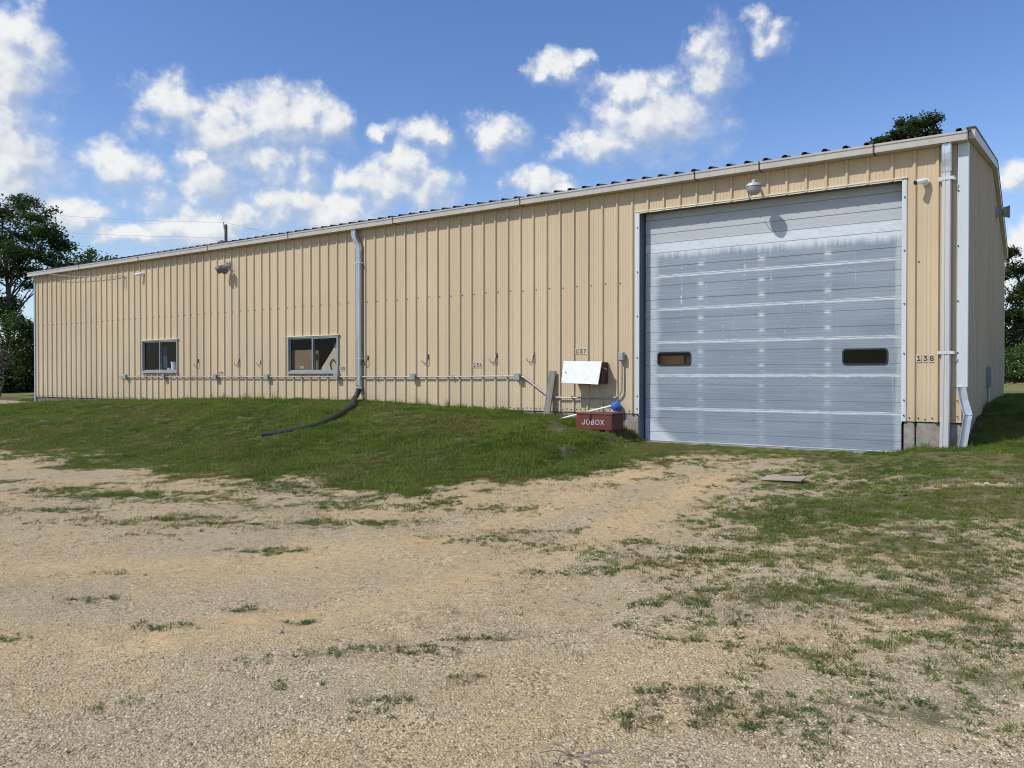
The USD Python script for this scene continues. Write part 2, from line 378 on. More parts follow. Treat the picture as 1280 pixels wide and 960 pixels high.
def mat_door():
    g = NG(); p = g.pos()
    sep = g.n("separate_xyz", "x", vector=p).split(".")[0]
    x, z = Ref(sep + ".x"), Ref(sep + ".z")
    nb = g.noise(g.scale(p, (0.5, 1, 1.0)), 1.6, 5.0, 0.6)
    nf = g.noise(g.scale(p, (1.2, 1, 5.0)), 7.0, 5.0, 0.65)
    ns = g.noise(g.scale(p, (16, 1, 0.9)), 1.0, 5.0, 0.65)
    brush = g.noise(g.scale(p, (0.7, 1, 60.0)), 1.0, 4.0, 0.65)
    zinc = g.mix(g.rng(nb, 0.3, 0.7), (0.175, 0.222, 0.268), (0.225, 0.272, 0.318))
    zinc = g.mix(g.rng(brush, 0.42, 0.68, 0, 0.55), zinc, (0.30, 0.35, 0.395))
    zinc = g.mix(g.rng(brush, 0.38, 0.28, 0, 0.4), zinc, (0.16, 0.19, 0.225))
    # joint lines, rubbed white
    u = g.math("fraction", g.math("divide", g.math("subtract", z, 0.43 - 0.2985), 0.597))
    dj = g.math("multiply", g.math("absolute", g.math("subtract", u, 0.5)), 0.597)
    wj = g.math("add", 0.011, g.math("multiply", nf, 0.03))
    line = g.math("multiply", g.rng(g.math("subtract", dj, wj), 0.006, -0.014), g.rng(z, 3.75, 3.55))
    # pale blooms at the stiles, brightest by the grooves
    st = None
    for sx in (-4.055, -2.99, -1.935):
        a = g.math("absolute", g.math("subtract", x, sx))
        st = a if st is None else g.math("minimum", st, a)
    dg = g.math("absolute", g.math("subtract", g.math("absolute", g.math("subtract", u, 0.5)), 0.5 - 0.126 / 0.597))
    dg = g.math("multiply", dg, 0.597)
    spot = g.math("multiply", g.rng(st, 0.085, 0.0), g.rng(dg, 0.045, 0.0))
    spot = g.math("multiply", spot, g.rng(z, 0.3, 3.4, 0.35, 1.5))
    stripe = g.math("multiply", g.rng(st, 0.11, 0.02), g.rng(nf, 0.35, 0.7, 0.0, 0.22))
    # clean upper sheets, rinsed edges
    wob = g.math("multiply", g.math("subtract", nb, 0.5), 0.35)
    wob2 = g.math("multiply", g.math("subtract", ns, 0.5), 0.25)
    lift = g.math("multiply", g.math("add", x, 3.0), 0.02)
    zt = g.math("add", g.math("add", z, lift), g.math("add", wob2, g.math("multiply", wob, 0.5)))
    top = g.rng(zt, 3.68, 3.84)
    left = g.rng(g.math("add", x, g.math("multiply", wob, 0.6)), -4.80, -4.95, 0.0, 0.6)
    right = g.rng(g.math("add", x, wob2), -0.98, -0.90, 0.0, 0.45)
    cornr = g.rng(g.math("add", g.math("add", x, 5.0), g.math("add", g.math("multiply", z, 1.25), wob)), 1.22, 0.95)
    bl = g.math("multiply", cornr, 0.95)
    drip = g.math("multiply", g.rng(ns, 0.60, 0.68), g.rng(nf, 0.5, 0.62))
    drip = g.math("multiply", drip, g.rng(z, 1.0, 3.2, 0.25, 1.0))
    w = line
    for k in (spot, stripe, top, left, right, bl, drip):
        w = g.math("maximum", w, k)
    w = g.math("multiply", w, g.rng(nf, 0.25, 0.55, 0.62, 1.0), clamp=True)
    topgrey = g.rng(z, 3.98, 4.06)
    white = g.mix(topgrey, (0.60, 0.655, 0.685), (0.42, 0.445, 0.46))
    col = g.mix(g.math("multiply", w, 0.8), zinc, white)
    hb = g.n("wave_texture", "fac", wave_type="bands", bands_direction="z", vector=p, scale=11.0, distortion=0.3, detail=2.0, detail_scale=2.0)
    nrm = g.bump(g.math("add", g.math("multiply", hb, 0.4), g.math("multiply", brush, 0.5)), 0.22, 0.005)
    return g.make("zinc_door_sheet", g.bsdf(base_color=col, metallic=g.math("multiply", g.math("subtract", 1.0, w), 0.25), roughness=0.55, normal=nrm))
M["door"] = mat_door()

def mat_glass(name, tint):
    g = NG()
    t = g.n("transparent_bsdf", "BSDF", color=tint)
    s = g.n("glossy_bsdf", "BSDF", color=(0.9, 0.9, 0.9), roughness=0.03)
    f = g.math("add", 0.013, g.math("multiply", g.math("power", g.n("layer_weight", "facing", blend=0.5), 5.0), 0.7), clamp=True)
    return g.make(name, g.n("mix_closure", "closure", fac=f, closure1=t, closure2=s))
M["glass"] = mat_glass("window_glass", (0.78, 0.82, 0.83))
M["screen"] = mat_glass("dusty_glass", (0.66, 0.68, 0.67))

def mat_leaf(name, dark, light, yellow=None, trans=0.3, per="island", low=None):
    g = NG(); p = g.pos()
    r = g.n("geometry", "random_per_island") if per == "island" else g.n("object_info", "random")
    n = g.noise(p, 0.9, 3.0)
    k = g.math("add", g.math("multiply", r, 0.55), g.math("multiply", g.rng(n, 0.3, 0.7), 0.45))
    col = g.mix(k, dark, light)
    if low is not None:
        col = g.mix(1.0, col, g.mix(g.rng(g.noise(p, 1.7, 5.0, 0.65), 0.35, 0.65), (0.68, 0.74, 0.7), (1.25, 1.22, 1.1)), "multiply")
    if yellow is not None:
        col = g.mix(g.math("multiply", g.rng(g.noise(p, 0.55, 4.0, 0.6), 0.46, 0.66), g.rng(r, 0.0, 1.0, 0.25, 0.9)), col, yellow)
    if low is not None:
        z = Ref(g.n("separate_xyz", "z", vector=p))
        col = g.mix(g.math("multiply", g.rng(z, 0.62, 0.12), g.rng(n, 0.25, 0.6, 0.15, 0.6)), col, low)
    b = g.bsdf(base_color=col, roughness=0.55, specular_ior_level=0.3)
    t = g.n("translucent_bsdf", "BSDF", color=g.mix(1.0, col, (1.25, 1.35, 0.7), "multiply"))
    return g.make(name, g.n("mix_closure", "closure", fac=trans, closure1=b, closure2=t))
M["leaf_dark"] = mat_leaf("dark_leaves", (0.032, 0.055, 0.018), (0.085, 0.13, 0.038), None, 0.4)
M["leaf_mid"] = mat_leaf("mid_leaves", (0.042, 0.075, 0.020), (0.105, 0.155, 0.042), None, 0.4)
M["leaf_light"] = mat_leaf("bright_leaves", (0.055, 0.10, 0.024), (0.13, 0.20, 0.055))
M["leaf_mauve"] = mat_leaf("mauve_blossom", (0.10, 0.085, 0.10), (0.28, 0.24, 0.28))
M["grass"] = mat_leaf("lawn_blades", (0.076, 0.122, 0.015), (0.152, 0.212, 0.030), (0.20, 0.175, 0.05), 0.33, "object", (0.17, 0.185, 0.045))
M["weed"] = mat_leaf("weed_blades", (0.07, 0.105, 0.026), (0.145, 0.19, 0.046), (0.18, 0.155, 0.075), 0.25, "object")
M["straw"] = mat_leaf("dry_stalks", (0.13, 0.105, 0.06), (0.27, 0.225, 0.14), None, 0.15, "object")
M["weedleaf"] = mat_leaf("weed_leaves", (0.07, 0.11, 0.03), (0.15, 0.20, 0.055), None, 0.25)
M["bark"] = mat_wood("tree_bark", (0.075, 0.062, 0.05), (1, 1, 0.2), 8.0)

def mat_pebble():
    g = NG()
    r = g.n("object_info", "random")
    col = g.ramp(r, [(0, (0.14, 0.115, 0.085)), (0.2, (0.36, 0.285, 0.18)), (0.5, (0.51, 0.415, 0.265)), (0.8, (0.58, 0.485, 0.33)), (0.97, (0.66, 0.58, 0.44)), (1, (0.72, 0.67, 0.57))])
    return g.make("loose_pebble", g.bsdf(base_color=col, roughness=0.85))
M["pebble"] = mat_pebble()

def mat_ground():
    g = NG(); p = g.pos()
    grass = g.n("attribute", "fac", attribute="grass")
    track = g.n("attribute", "fac", attribute="track")
    far = g.n("attribute", "fac", attribute="meadow")
    v1 = g.n("voronoi_texture", "color", vector=p, scale=125.0)
    d1 = g.n("voronoi_texture", "distance", vector=p, scale=125.0)
    v2 = g.n("voronoi_texture", "color", vector=p, scale=62.0)
    d2 = g.n("voronoi_texture", "distance", vector=p, scale=62.0)
    s1 = g.n("rgb_to_bw", "val", color=v1); s2 = g.n("rgb_to_bw", "val", color=v2)
    stops = [(0, (0.10, 0.08, 0.05)), (0.22, (0.24, 0.19, 0.115)), (0.42, (0.44, 0.355, 0.22)), (0.68, (0.57, 0.47, 0.305)), (0.88, (0.68, 0.59, 0.42)), (1, (0.82, 0.76, 0.62))]
    c1, c2 = g.ramp(s1, stops), g.ramp(s2, stops)
    rut = g.scale(g.scale(p, (1, 1, 1), (0, 0, 0), (0, 0, math.radians(-52))), (0.22, 1, 1))
    big = g.math("add", g.math("multiply", g.noise(p, 0.55, 5.0, 0.6), 0.45), g.math("multiply", g.noise(rut, 1.3, 5.0, 0.6), 0.55))
    v3 = g.n("rgb_to_bw", "val", color=g.n("voronoi_texture", "color", vector=p, scale=30.0))
    mid = g.noise(p, 2.4, 6.0, 0.65)
    fine = g.noise(p, 22.0, 6.0, 0.7)
    col = g.mix(g.rng(mid, 0.45, 0.62), c1, c2)
    sand = g.mix(g.rng(fine, 0.3, 0.7), (0.40, 0.305, 0.175), (0.57, 0.455, 0.28))
    col = g.mix(g.math("add", g.rng(mid, 0.6, 0.4, 0.10, 0.5), g.math("multiply", track, 0.5), clamp=True), col, sand)
    tint = g.mix(g.rng(big, 0.40, 0.60), (0.89, 0.895, 0.90), (1.05, 0.98, 0.84))
    col = g.mix(1.0, col, g.mix(v3, (0.88, 0.88, 0.88), (1.08, 1.08, 1.08)), "multiply")
    tint = g.mix(track, tint, (1.17, 1.07, 0.90))
    col = g.mix(1.0, col, tint, "multiply")
    # fallen dead bits and dark damp grit between the weeds
    grit = g.math("multiply", g.rng(g.noise(p, 11.0, 7.0, 0.7), 0.52, 0.66), g.rng(g.noise(p, 1.1, 4.0), 0.42, 0.62))
    col = g.mix(g.math("multiply", grit, 0.5), col, (0.16, 0.135, 0.10))
    soil = g.mix(g.rng(fine, 0.35, 0.65), (0.05, 0.06, 0.02), (0.10, 0.105, 0.04))
    thatch = g.mix(g.rng(mid, 0.42, 0.62), soil, (0.135, 0.105, 0.065))
    edge = g.math("add", grass, g.math("multiply", g.math("subtract", fine, 0.5), 0.7))
    bank = g.math("multiply", g.n("attribute", "fac", attribute="soil"), g.rng(fine, 0.2, 0.6, 0.75, 1.0))
    col = g.mix(g.math("maximum", g.rng(edge, 0.66, 1.05, 0.0, 0.85), bank), col, thatch)
    med = g.mix(g.rng(g.noise(p, 1.2, 6.0, 0.7), 0.35, 0.65), (0.13, 0.15, 0.04), (0.24, 0.235, 0.085))
    col = g.mix(far, col, med)
    h = g.math("add", g.math("multiply", g.math("subtract", 1.0, d1), 0.5), g.math("multiply", g.math("subtract", 1.0, d2), 0.7))
    h = g.math("add", h, g.math("multiply", fine, 1.2))
    nrm = g.bump(h, 0.9, 0.013)
    return g.make("gravel_and_soil", g.bsdf(base_color=col, roughness=0.95, specular_ior_level=0.2, normal=nrm))
M["ground"] = mat_ground()
#LAYOUT
# ------------------------------------------------------------------ terrain
def sstep(a, b, x):
    t = np.clip((np.asarray(x, float) - a) / (b - a), 0, 1)
    return t * t * (3 - 2 * t)

CONTACT = np.array([(-400, 1.0), (-60, .85), (-34, .74), (-27.4, .70), (-22, .86), (-17, .98), (-12.2, 1.03), (-9.5, .95), (-8.2, .885), (-6.9, .83), (-6.45, .80), (-6.1, .70), (-5.3, .62), (-5.0, .425), (-.85, .425), (-.6, .52), (0, .56), (1.5, .6), (6, .7), (20, .9), (400, 1.2)])

def terrain(x, y):
    x = np.asarray(x, float); y = np.asarray(y, float)
    zl = .12 * sstep(-14, -5, y)
    zb = np.interp(x, CONTACT[:, 0], CONTACT[:, 1])
    toe = -6.3 + .5 * np.sin(x * .35)
    z = zl + (zb - zl) * sstep(0, 1, (y - toe) / (-.25 - toe))
    back = .5 * sstep(-.6, 5.5, y) * sstep(-3, 0., x) + .3 * sstep(14, 60, y) * sstep(-3, 0, x) + .28 * sstep(0, 12, y) * (1 - sstep(-28, -24, x))
    return z + np.where(y > 0, back, 0)

def relief(x, y):
    p = np.stack([x, y, np.zeros_like(x)], -1)
    near = np.exp(-((x + 3) ** 2 + (y + 6) ** 2) / 900)
    return ((fbm(p * 0.9, 3, 3) - .5) * .07 + (fbm(p * 5.0, 3, 9) - .5) * .022) * near * sstep(-.02, -.6, y) + np.where(y > 0, (fbm(p * .5, 3, 4) - .5) * .06, 0)

def inside(x, y):
    return (x > -27.38) & (x < -.06) & (y > .06) & (y < 13.66)

def height(x, y):
    z = terrain(x, y) + relief(x, y)
    return np.where(inside(x, y), np.minimum(z, .30), z)

TOE = np.array([(-60, -6.5), (-30, -6.3), (-16.8, -5.8), (-13.8, -6.1), (-11.5, -6.4), (-8.4, -6.1), (-7.6, -5.8), (-6, -5.7), (-4.9, -5.2), (-4.5, -4.2), (-4.1, -3.1), (-3.7, -2.2), (-3.2, -1.1), (-2.7, -.5), (-2.45, 0.3)])
# green or bare patches: x, y, radius along the ruts, radius across, strength
PATCH = [(-2.18, -10.47, .16, .06, .5), (-2.24, -9.18, .2, .06, .45), (-1.8, -9.43, .25, .07, .5), (-1.68, -10.37, .2, .06, .5), (-1.73, -10.53, .2, .07, .45), (-1.63, -8.81, .2, .06, .4), (-1.61, -9.3, .25, .06, .5), (-2.82, -11.1, .15, .05, .5), (-2.55, -11.49, .2, .06, .55),
         (-3.34, -9.87, .2, .06, .4), (-2.61, -10.96, .12, .04, .5), (-1.96, -9.75, .25, .06, .4), (-4.63, -8.63, .4, .1, .45), (-1.49, -9.92, .2, .06, .45), (-.78, -8.79, .2, .1, .5), (-.37, -9.43, .25, .1, .5), (-.17, -8.7, .3, .12, .5), (.15, -8.2, .35, .15, .5), (.27, -7.42, .4, .2, .45), (.59, -9.13, .2, .12, .6), (.17, -9.2, .2, .1, .6), (-.66, -7.58, .4, .15, .45), (-.56, -9.44, .2, .1, .5), (-3.33, -10.23, .2, .05, .5),
         (-6.0, -6.9, 1.2, .3, .34), (-7.0, -8.6, 1.2, .3, .28), (-5.6, -8.0, 1.0, .25, .28), (-4.0, -6.0, .8, .3, .3), (-8.8, -8.9, 1.0, .25, .3), (-3.3, -7.2, .7, .25, .26), (-2.1, -7.8, .6, .2, .25), (-1.4, -6.9, .6, .3, .34), (-1.6, -7.6, .5, .2, .28), (-1.5, -4.95, .75, .5, .6), (-.9, -4.4, .7, .5, .45), (-.2, -4.0, .9, .55, .4), (.5, -3.7, .8, .6, .4), (-1.0, -5.6, .7, .5, .3), (-.2, -5.3, .8, .6, .3), (.5, -5.2, .7, .5, .35),
         (-2.75, -7.3, .35, .16, .5), (-2.25, -7.15, .28, .13, .5), (-3.05, -6.55, .45, .15, .42), (-1.85, -7.3, .25, .12, .4), (-2.1, -6.7, .3, .14, .3),
         (-4.65, -7.32, .6, .14, .4), (-4.98, -7.44, .4, .12, .35), (-4.76, -8.61, .3, .09, .55), (-6.53, -8.13, .7, .2, .4), (-6.36, -8.93, .5, .12, .4), (-5.2, -6.6, .7, .25, .4),
         (-8.7, -7.6, .9, .25, .75), (-9.9, -7.8, .9, .25, .55), (-11.3, -7.9, .7, .2, .45), (-7.6, -7.4, .8, .25, .45), (-12.6, -8.1, .8, .25, .5), (-8.1, -8.5, .7, .16, .35),
         (-4.6, -10.18, .30, .09, .6), (-3.54, -10.31, .25, .06, .6), (-3.43, -9.87, .2, .05, .6), (-5.05, -9.7, .3, .08, .4), (-4.3, -10.85, .2, .06, .5), (-2.6, -10.3, .3, .15, .32), (-2.2, -9.9, .35, .12, .32),
         (-1.0, -8.0, .5, .2, .35), (-.45, -7.6, .6, .25, .42), (.1, -7.2, .6, .3, .35), (.6, -7.6, .4, .3, .35), (-.8, -8.5, .3, .15, .3), (-.5, -9.75, .35, .16, .45), (-.15, -9.6, .25, .12, .35), (.5, -8.9, .5, .3, .42), (.75, -8.4, .3, .25, .45), (-.1, -9.0, .4, .2, .3), (.2, -9.7, .3, .2, .3),
         (-1.1, -6.7, .5, .3, .3), (-.3, -6.3, .7, .4, .34), (.4, -6.3, .7, .4, .34), (-1.7, -5.9, .4, .3, .25),
         (-3.55, -2.6, .12, .9, .35), (-3.25, -3.6, .5, .12, .3), (-3.6, -4.3, .45, .15, .3),
         (-11.3, -6.85, 1.2, .22, -.9), (-9.9, -6.75, .7, .16, -.6), (-13.5, -7.1, .9, .25, -.5),
         (-1.05, -2.75, .35, .09, -.75), (-.5, -2.62, .3, .08, -.7), (.35, -2.85, .3, .09, -.75), (-.2, -3.2, .25, .08, -.4), (-1.4, -3.6, .5, .12, -.35),
         (-6.15, -1.25, .16, .26, -.8), (-8.5, -2.4, .9, .25, -.28), (-9.8, -1.2, .8, .3, -.25), (-2.2, -1.9, .5, .9, -.35), (-4.3, -.55, .8, .22, .8), (-3.3, -1.0, .9, .13, .6), (-3.1, -.35, .7, .16, .7), (-1.9, -.4, .7, .2, .7), (-2.6, -1.5, .8, .10, .4), (-3.6, -2.0, .7, .12, .5), (-2.0, -2.3, .4, .12, .4)]

def masks(x, y):
    """How green, how rutted and how much far meadow the ground is at x, y."""
    p = np.stack([x, y, np.zeros_like(x)], -1)
    n = fbm(p * .8, 4, 21) - .5
    n2 = fbm(p * 3.3, 3, 33) - .5
    n3 = fbm(p * 9.0, 2, 41) - .5
    toe = np.interp(x, TOE[:, 0], TOE[:, 1])
    lawn = np.where(x < -2.45, sstep(-1.0, .95, y - toe + n * 2.0 + n2 * 1.9), 0)
    rgt = sstep(-5.6, -2.8, y + n * 1.6 + n2 * .8) * sstep(-2.55, -1.75, x + n * .6 + n2 * .5 + .25 * np.clip(y + 1.5, 0, 2))
    rgt = rgt * (.72 + .28 * sstep(-2.2, -.9, y))
    drv = .78 * sstep(-2.6, -1.3, y + n * 1.4 + n2 * .8) * sstep(-4.9, -4.2, x) * sstep(-.6, -1.4, x)
    rgt = np.maximum(rgt, drv)
    a = np.radians(33.9)                                   # the ruts run across the view
    g = np.maximum(lawn, rgt)
    for px, py, ra, rb, s in PATCH:
        dx, dy = x - px + n2 * .25, y - py + n3 * .12
        u = dx * np.cos(a) + dy * np.sin(a); v = -dx * np.sin(a) + dy * np.cos(a)
        g = g + (s * 1.05 * (.55 + .9 * np.clip(n3 * 2 + n2 + .5, 0, 1)) if s > 0 else s * 1.2) * np.exp(-((u / ra) ** 2 + (v / rb) ** 2))
    haze = .21 * sstep(-10.9, -7.0, y + .35 * x) * sstep(-1.9, -.6, x) + .07 * sstep(-10.9, -7.0, y)
    g = g + haze + .26 * n * sstep(-2.0, 0, x) + .5 * n2 * np.where(lawn > .9, .35, .6) * (g > .12)
    g = np.where(inside(x, y), 0, np.clip(g, 0, 1))
    # twin wheel ruts that swing towards the door
    t = np.zeros_like(x)
    for pts in ([(-9, -13.0), (-5.2, -11.6), (-3.4, -10.45), (-2.75, -9.2), (-2.5, -7.9), (-2.55, -5.6), (-2.5, -3)], [(-10, -11.5), (-6.2, -10.2), (-4.4, -8.9), (-3.7, -7.6), (-3.7, -5.4), (-3.6, -3)]):
        q = np.array(pts); dm = np.full(x.shape, 9.0)
        for i in range(len(q) - 1):
            e = q[i + 1] - q[i]; s = np.clip(((x - q[i, 0]) * e[0] + (y - q[i, 1]) * e[1]) / (e @ e), 0, 1)
            dm = np.minimum(dm, np.hypot(x - q[i, 0] - s * e[0], y - q[i, 1] - s * e[1]))
        t = np.maximum(t, np.exp(-(dm / .32) ** 2))
    t = np.clip(t * (1 + n2), 0, 1) * (1 - g)
    far = np.maximum.reduce([sstep(14, 16, y) * sstep(-3, 0, x), sstep(1.5, 3, y - 0 * x) * (x < -27.6), sstep(30, 60, np.hypot(x, y))])
    gl = sstep(.9, .5, np.abs(y + .2 + .03 * (x + 28))) * (x < -27.0) * sstep(-26.9, -27.6, x)   # gravel lane past the left corner
    g = g * (1 - gl); far = far * (1 - gl)
    soil = np.where(x < -2.45, sstep(.25, 1.0, y - toe + n * 1.5 + n2 * 1.2), 0) * (1 - gl)
    return g, t, far, soil
#ENDLAYOUT

def axis(fine0, fine1, step, lo, hi, extra=()):
    a = list(np.arange(fine0, fine1 + 1e-9, step)); s = step; v = fine1
    while v < hi:
        s = min(s * 1.25, 40); v += s; a.append(v)
    s = step; v = fine0
    while v > lo:
        s = min(s * 1.25, 40); v -= s; a.insert(0, v)
    return np.unique(np.round(np.array(a + list(extra)), 4))
gx = axis(-15, 2.0, .07, -420, 420, (-27.4, -27.36, -.08, -.04))
gy = axis(-12.5, .6, .07, -420, 420, (.04, .08, 13.64, 13.68))
X, Y = np.meshgrid(gx, gy, indexing="ij")
gv = np.stack([X, Y, height(X, Y)], -1).reshape(-1, 3)
idx = np.arange(X.size).reshape(X.shape)
gf = np.stack([idx[:-1, :-1], idx[1:, :-1], idx[1:, 1:], idx[:-1, 1:]], -1).reshape(-1, 4)
ground = solo("ground", (gv, gf), M["ground"], kind="structure", smooth=True)
mg, mt, mf, ms_ = masks(X, Y)
api = UsdGeom.PrimvarsAPI(ground)
for nm, arr in (("grass", mg), ("track", mt), ("meadow", mf), ("soil", ms_)):
    api.CreatePrimvar(nm, Sdf.ValueTypeNames.FloatArray, "vertex").Set(Vt.FloatArray.FromNumpy(arr.reshape(-1).astype(np.float32)))

# ------------------------------------------------------------------ warehouse
L, W, ZB, ZE = 27.43, 13.72, 0.93, 4.982
SLOPE = 0.157
def zroof(y):
    return 5.15 + SLOPE * (np.minimum(y, W - y))
RIBS = [(-5.27 + .3048 * k) + (.035 if k >= 14 else 0) for k in range(-73, 18)]
DOOR = (-5.13, -.83, 0.0, 4.56)
WIN1, WIN2 = (-20.99, -19.25, 1.735, 2.655), (-14.61, -12.84, 1.70, 2.58)

def sheet(t0, t1, ribs, zlo, zhi, to3d, openings=(), rib=(.036, .014, .034), minor=True):
    """One ribbed sheet from t0 to t1: its outline drawn from zlo to zhi(t), with openings left out."""
    pts = [(t0, 0.0), (t1, 0.0)]
    for r in ribs:
        if t0 - .001 <= r - rib[0] and r + rib[0] <= t1 + .001:
            pts += [(r - rib[0], 0), (r - rib[1], rib[2]), (r + rib[1], rib[2]), (r + rib[0], 0)]
        if minor:
            for q in (-.052, 0, .052):
                c = r + .1524 + q
                if t0 + .02 < c < t1 - .02:
                    pts += [(c - .016, 0), (c - .008, .0035), (c + .008, .0035), (c + .016, 0)]
    pts.sort()
    for o in openings:
        for e in o[:2]:
            if t0 < e < t1:
                ts, hs = np.array(pts).T
                pts.append((e, float(np.interp(e, ts, hs)))); pts.sort()
    V, F = [], []
    for (ta, ha), (tb, hb) in zip(pts[:-1], pts[1:]):
        if tb - ta < 1e-6:
            continue
        mid = (ta + tb) / 2; spans = [(zlo, None)]
        for o in openings:
            if o[0] < mid < o[1]:
                spans = [s for s in ([(zlo, o[2])] if o[2] > zlo + .01 else []) + [(o[3], None)]]
        for a, b in spans:
            k = len(V)
            za, zb = (zhi(ta), zhi(tb)) if b is None else (b, b)
            V += [to3d(ta, ha, a), to3d(tb, hb, a), to3d(tb, hb, zb), to3d(ta, ha, za)]
            F += [(k, k + 1, k + 2), (k, k + 2, k + 3)]
    if not F:
        return None
    m = trimesh.Trimesh(V, F, process=False); m.merge_vertices()
    return m

wh = thing("warehouse", "long low tan ribbed-metal warehouse with a grey overhead door at its near end", "warehouse", (-L / 2, W / 2, .43))
edges = [-L] + [b for b in (-5.27 + .1524 + .9144 * np.arange(-30, 8)) if -L + .05 < b < -.1] + [0.0]
for a, b in zip(edges[:-1], edges[1:]):
    m = sheet(a, b, RIBS, ZB, lambda t: ZE, lambda t, h, z: (t, -h, z), (DOOR, WIN1, WIN2))
    if m is not None:
        part(wh, "wall_panel", m, M["wall"])
sr = [.2 + .3048 * k for k in range(45)]
for k in range(15):
    a, b = k * .9147, (k + 1) * .9147
    part(wh, "wall_panel", sheet(a, b, sr, ZB, lambda t: float(zroof(t)) - .03, lambda t, h, z: (h, t, z)), M["wall"])
    part(wh, "wall_panel", sheet(a, b, sr, ZB, lambda t: float(zroof(t)) - .03, lambda t, h, z: (-L - h, t, z), minor=False), M["wall"])
for k in range(30):
    a, b = -L + k * .9143, -L + (k + 1) * .9143
    part(wh, "wall_panel", sheet(a, b, RIBS, ZB, lambda t: ZE, lambda t, h, z: (t, W + h, z), minor=False), M["wall"])
for k in range(30):
    a = -L - .07 + k * .919; b = a + .919
    rr = [a + .155 + .3063 * j for j in range(3)]
    for s in (0, 1):
        yy = (lambda q: q) if s == 0 else (lambda q: W - q)
        part(wh, "roof_panel", sheet(a, b, rr, -.15, lambda t: W / 2, lambda t, h, q, yy=yy: (t, yy(q), 5.15 + SLOPE * q + h), rib=(.048, .026, .046), minor=False), M["roof"])
part(wh, "ridge_cap", cat_([extrude_x([(W / 2 - .2, zroof(W / 2) - .0), (W / 2, zroof(W / 2) + .045), (W / 2 + .2, zroof(W / 2) - .0), (W / 2 + .2, zroof(W / 2) + .012), (W / 2, zroof(W / 2) + .057), (W / 2 - .2, zroof(W / 2) + .012)], -L - .1, .12)]), M["roof"])
# gutter in ten foot lengths with lapped joints
GP = [(.015, 4.985), (-.20, 4.985), (-.20, 5.072), (-.213, 5.084), (-.213, 5.112), (-.19, 5.112), (-.19, 5.10), (-.197, 5.10), (-.188, 5.08), (-.188, 4.997), (.003, 4.997), (.003, 5.11), (.015, 5.11)]
gj = [-27.56, -24.2, -20.9, -17.6, -14.4, -10.95, -7.6, -4.02, -2.92, -1.2, .02]
for a, b in zip(gj[:-1], gj[1:]):
    gt = part(wh, "gutter", extrude_x(GP, a + .002, b - .002), M["gutter"])
    if b < 0:
        part(gt, "joint_strap", extrude_x([(-.03, 4.979), (-.206, 4.979), (-.206, 5.068), (-.2185, 5.083), (-.2185, 5.117), (-.203, 5.117), (-.203, 4.982), (-.03, 4.982)], b - .011, b + .011), M["rust"])
part(wh, "gutter_end", extrude_x([(-.035, 4.98), (-.205, 4.98), (-.205, 5.07), (-.216, 5.084), (-.216, 5.115), (-.035, 5.115)], .021, .028), M["gutter"])
# rake trim along both gable slopes
for xs in (1, -1):
    x0, x1 = (.035, .115) if xs > 0 else (-L - .115, -L - .035)
    for far in (0, 1):
        y0, y1 = (-.05, W / 2 - .003) if not far else (W + .1, W / 2 + .003)
        za, zb = float(zroof(max(y0, 0)) + SLOPE * min(y0, 0)) if not far else 5.15 - SLOPE * .1, float(zroof(W / 2))
        v = []
        for y, z in ((y0, za), (y1, zb)):
            v += [(x0, y, z - .115), (x1, y, z - .115), (x1, y, z + .03), (x0, y, z + .03)]
        rt = trimesh.convex.convex_hull(np.array(v))
        rk = part(wh, "rake_trim", rt, M["rake"])
        v = []
        for y, z in ((y0 - (.02 if not far else -.02), za), (y1, zb)):
            v += [(x0 - .03, y, z + .032), (x1 + .012, y, z + .032), (x1 + .012, y, z + .052), (x0 - .03, y, z + .052)]
        part(rk, "drip_edge", trimesh.convex.convex_hull(np.array(v)), M["darktrim"])

def angle_trim(x, y, sx, sy, z0, z1, w=.11, out=.036):
    prof = [(x - sx * w, y), (x - sx * (w - .012), y + sy * out), (x + sx * out, y + sy * out), (x + sx * out, y - sy * (w - .012)), (x, y - sy * w)]
    prof += [(x + sx * (out - .005), y - sy * (w - .015)), (x + sx * (out - .005), y + sy * (out - .005)), (x - sx * (w - .016), y + sy * (out - .005))]
    m = trimesh.creation.extrude_polygon(Polygon(prof).buffer(0), z1 - z0, engine="earcut")
    m.apply_translation((0, 0, z0))
    return m
ct = part(wh, "corner_trim", angle_trim(0, 0, 1, -1, 1.45, 4.982), M["white"])
ch = np.array([(-.05, .006), (-.05, -.012), (.055, -.02), (.06, .055), (.052, .055), (.047, -.012), (-.042, -.005), (-.042, .006)])
part(ct, "bent_end", sweep([(-.03, -.05, 1.455), (.0, -.055, 1.26), (.045, -.07, 1.09), (.055, -.075, 1.045)], ch, up=(0, -1, 0)), M["galv"], label="crumpled end of the corner trim, kinked outwards")
part(ct, "bent_end", sweep([(.056, -.078, 1.05), (.045, -.085, .99), (.02, -.09, .80), (-.02, -.095, .52)], ch * .95, up=(0, -1, 0)), M["galv"])
part(wh, "corner_trim", angle_trim(-L, 0, -1, -1, .62, 4.982, .05), M["lefttrim"])
part(wh, "corner_trim", angle_trim(0, W, 1, 1, .9, 5.05, .09), M["cream"])
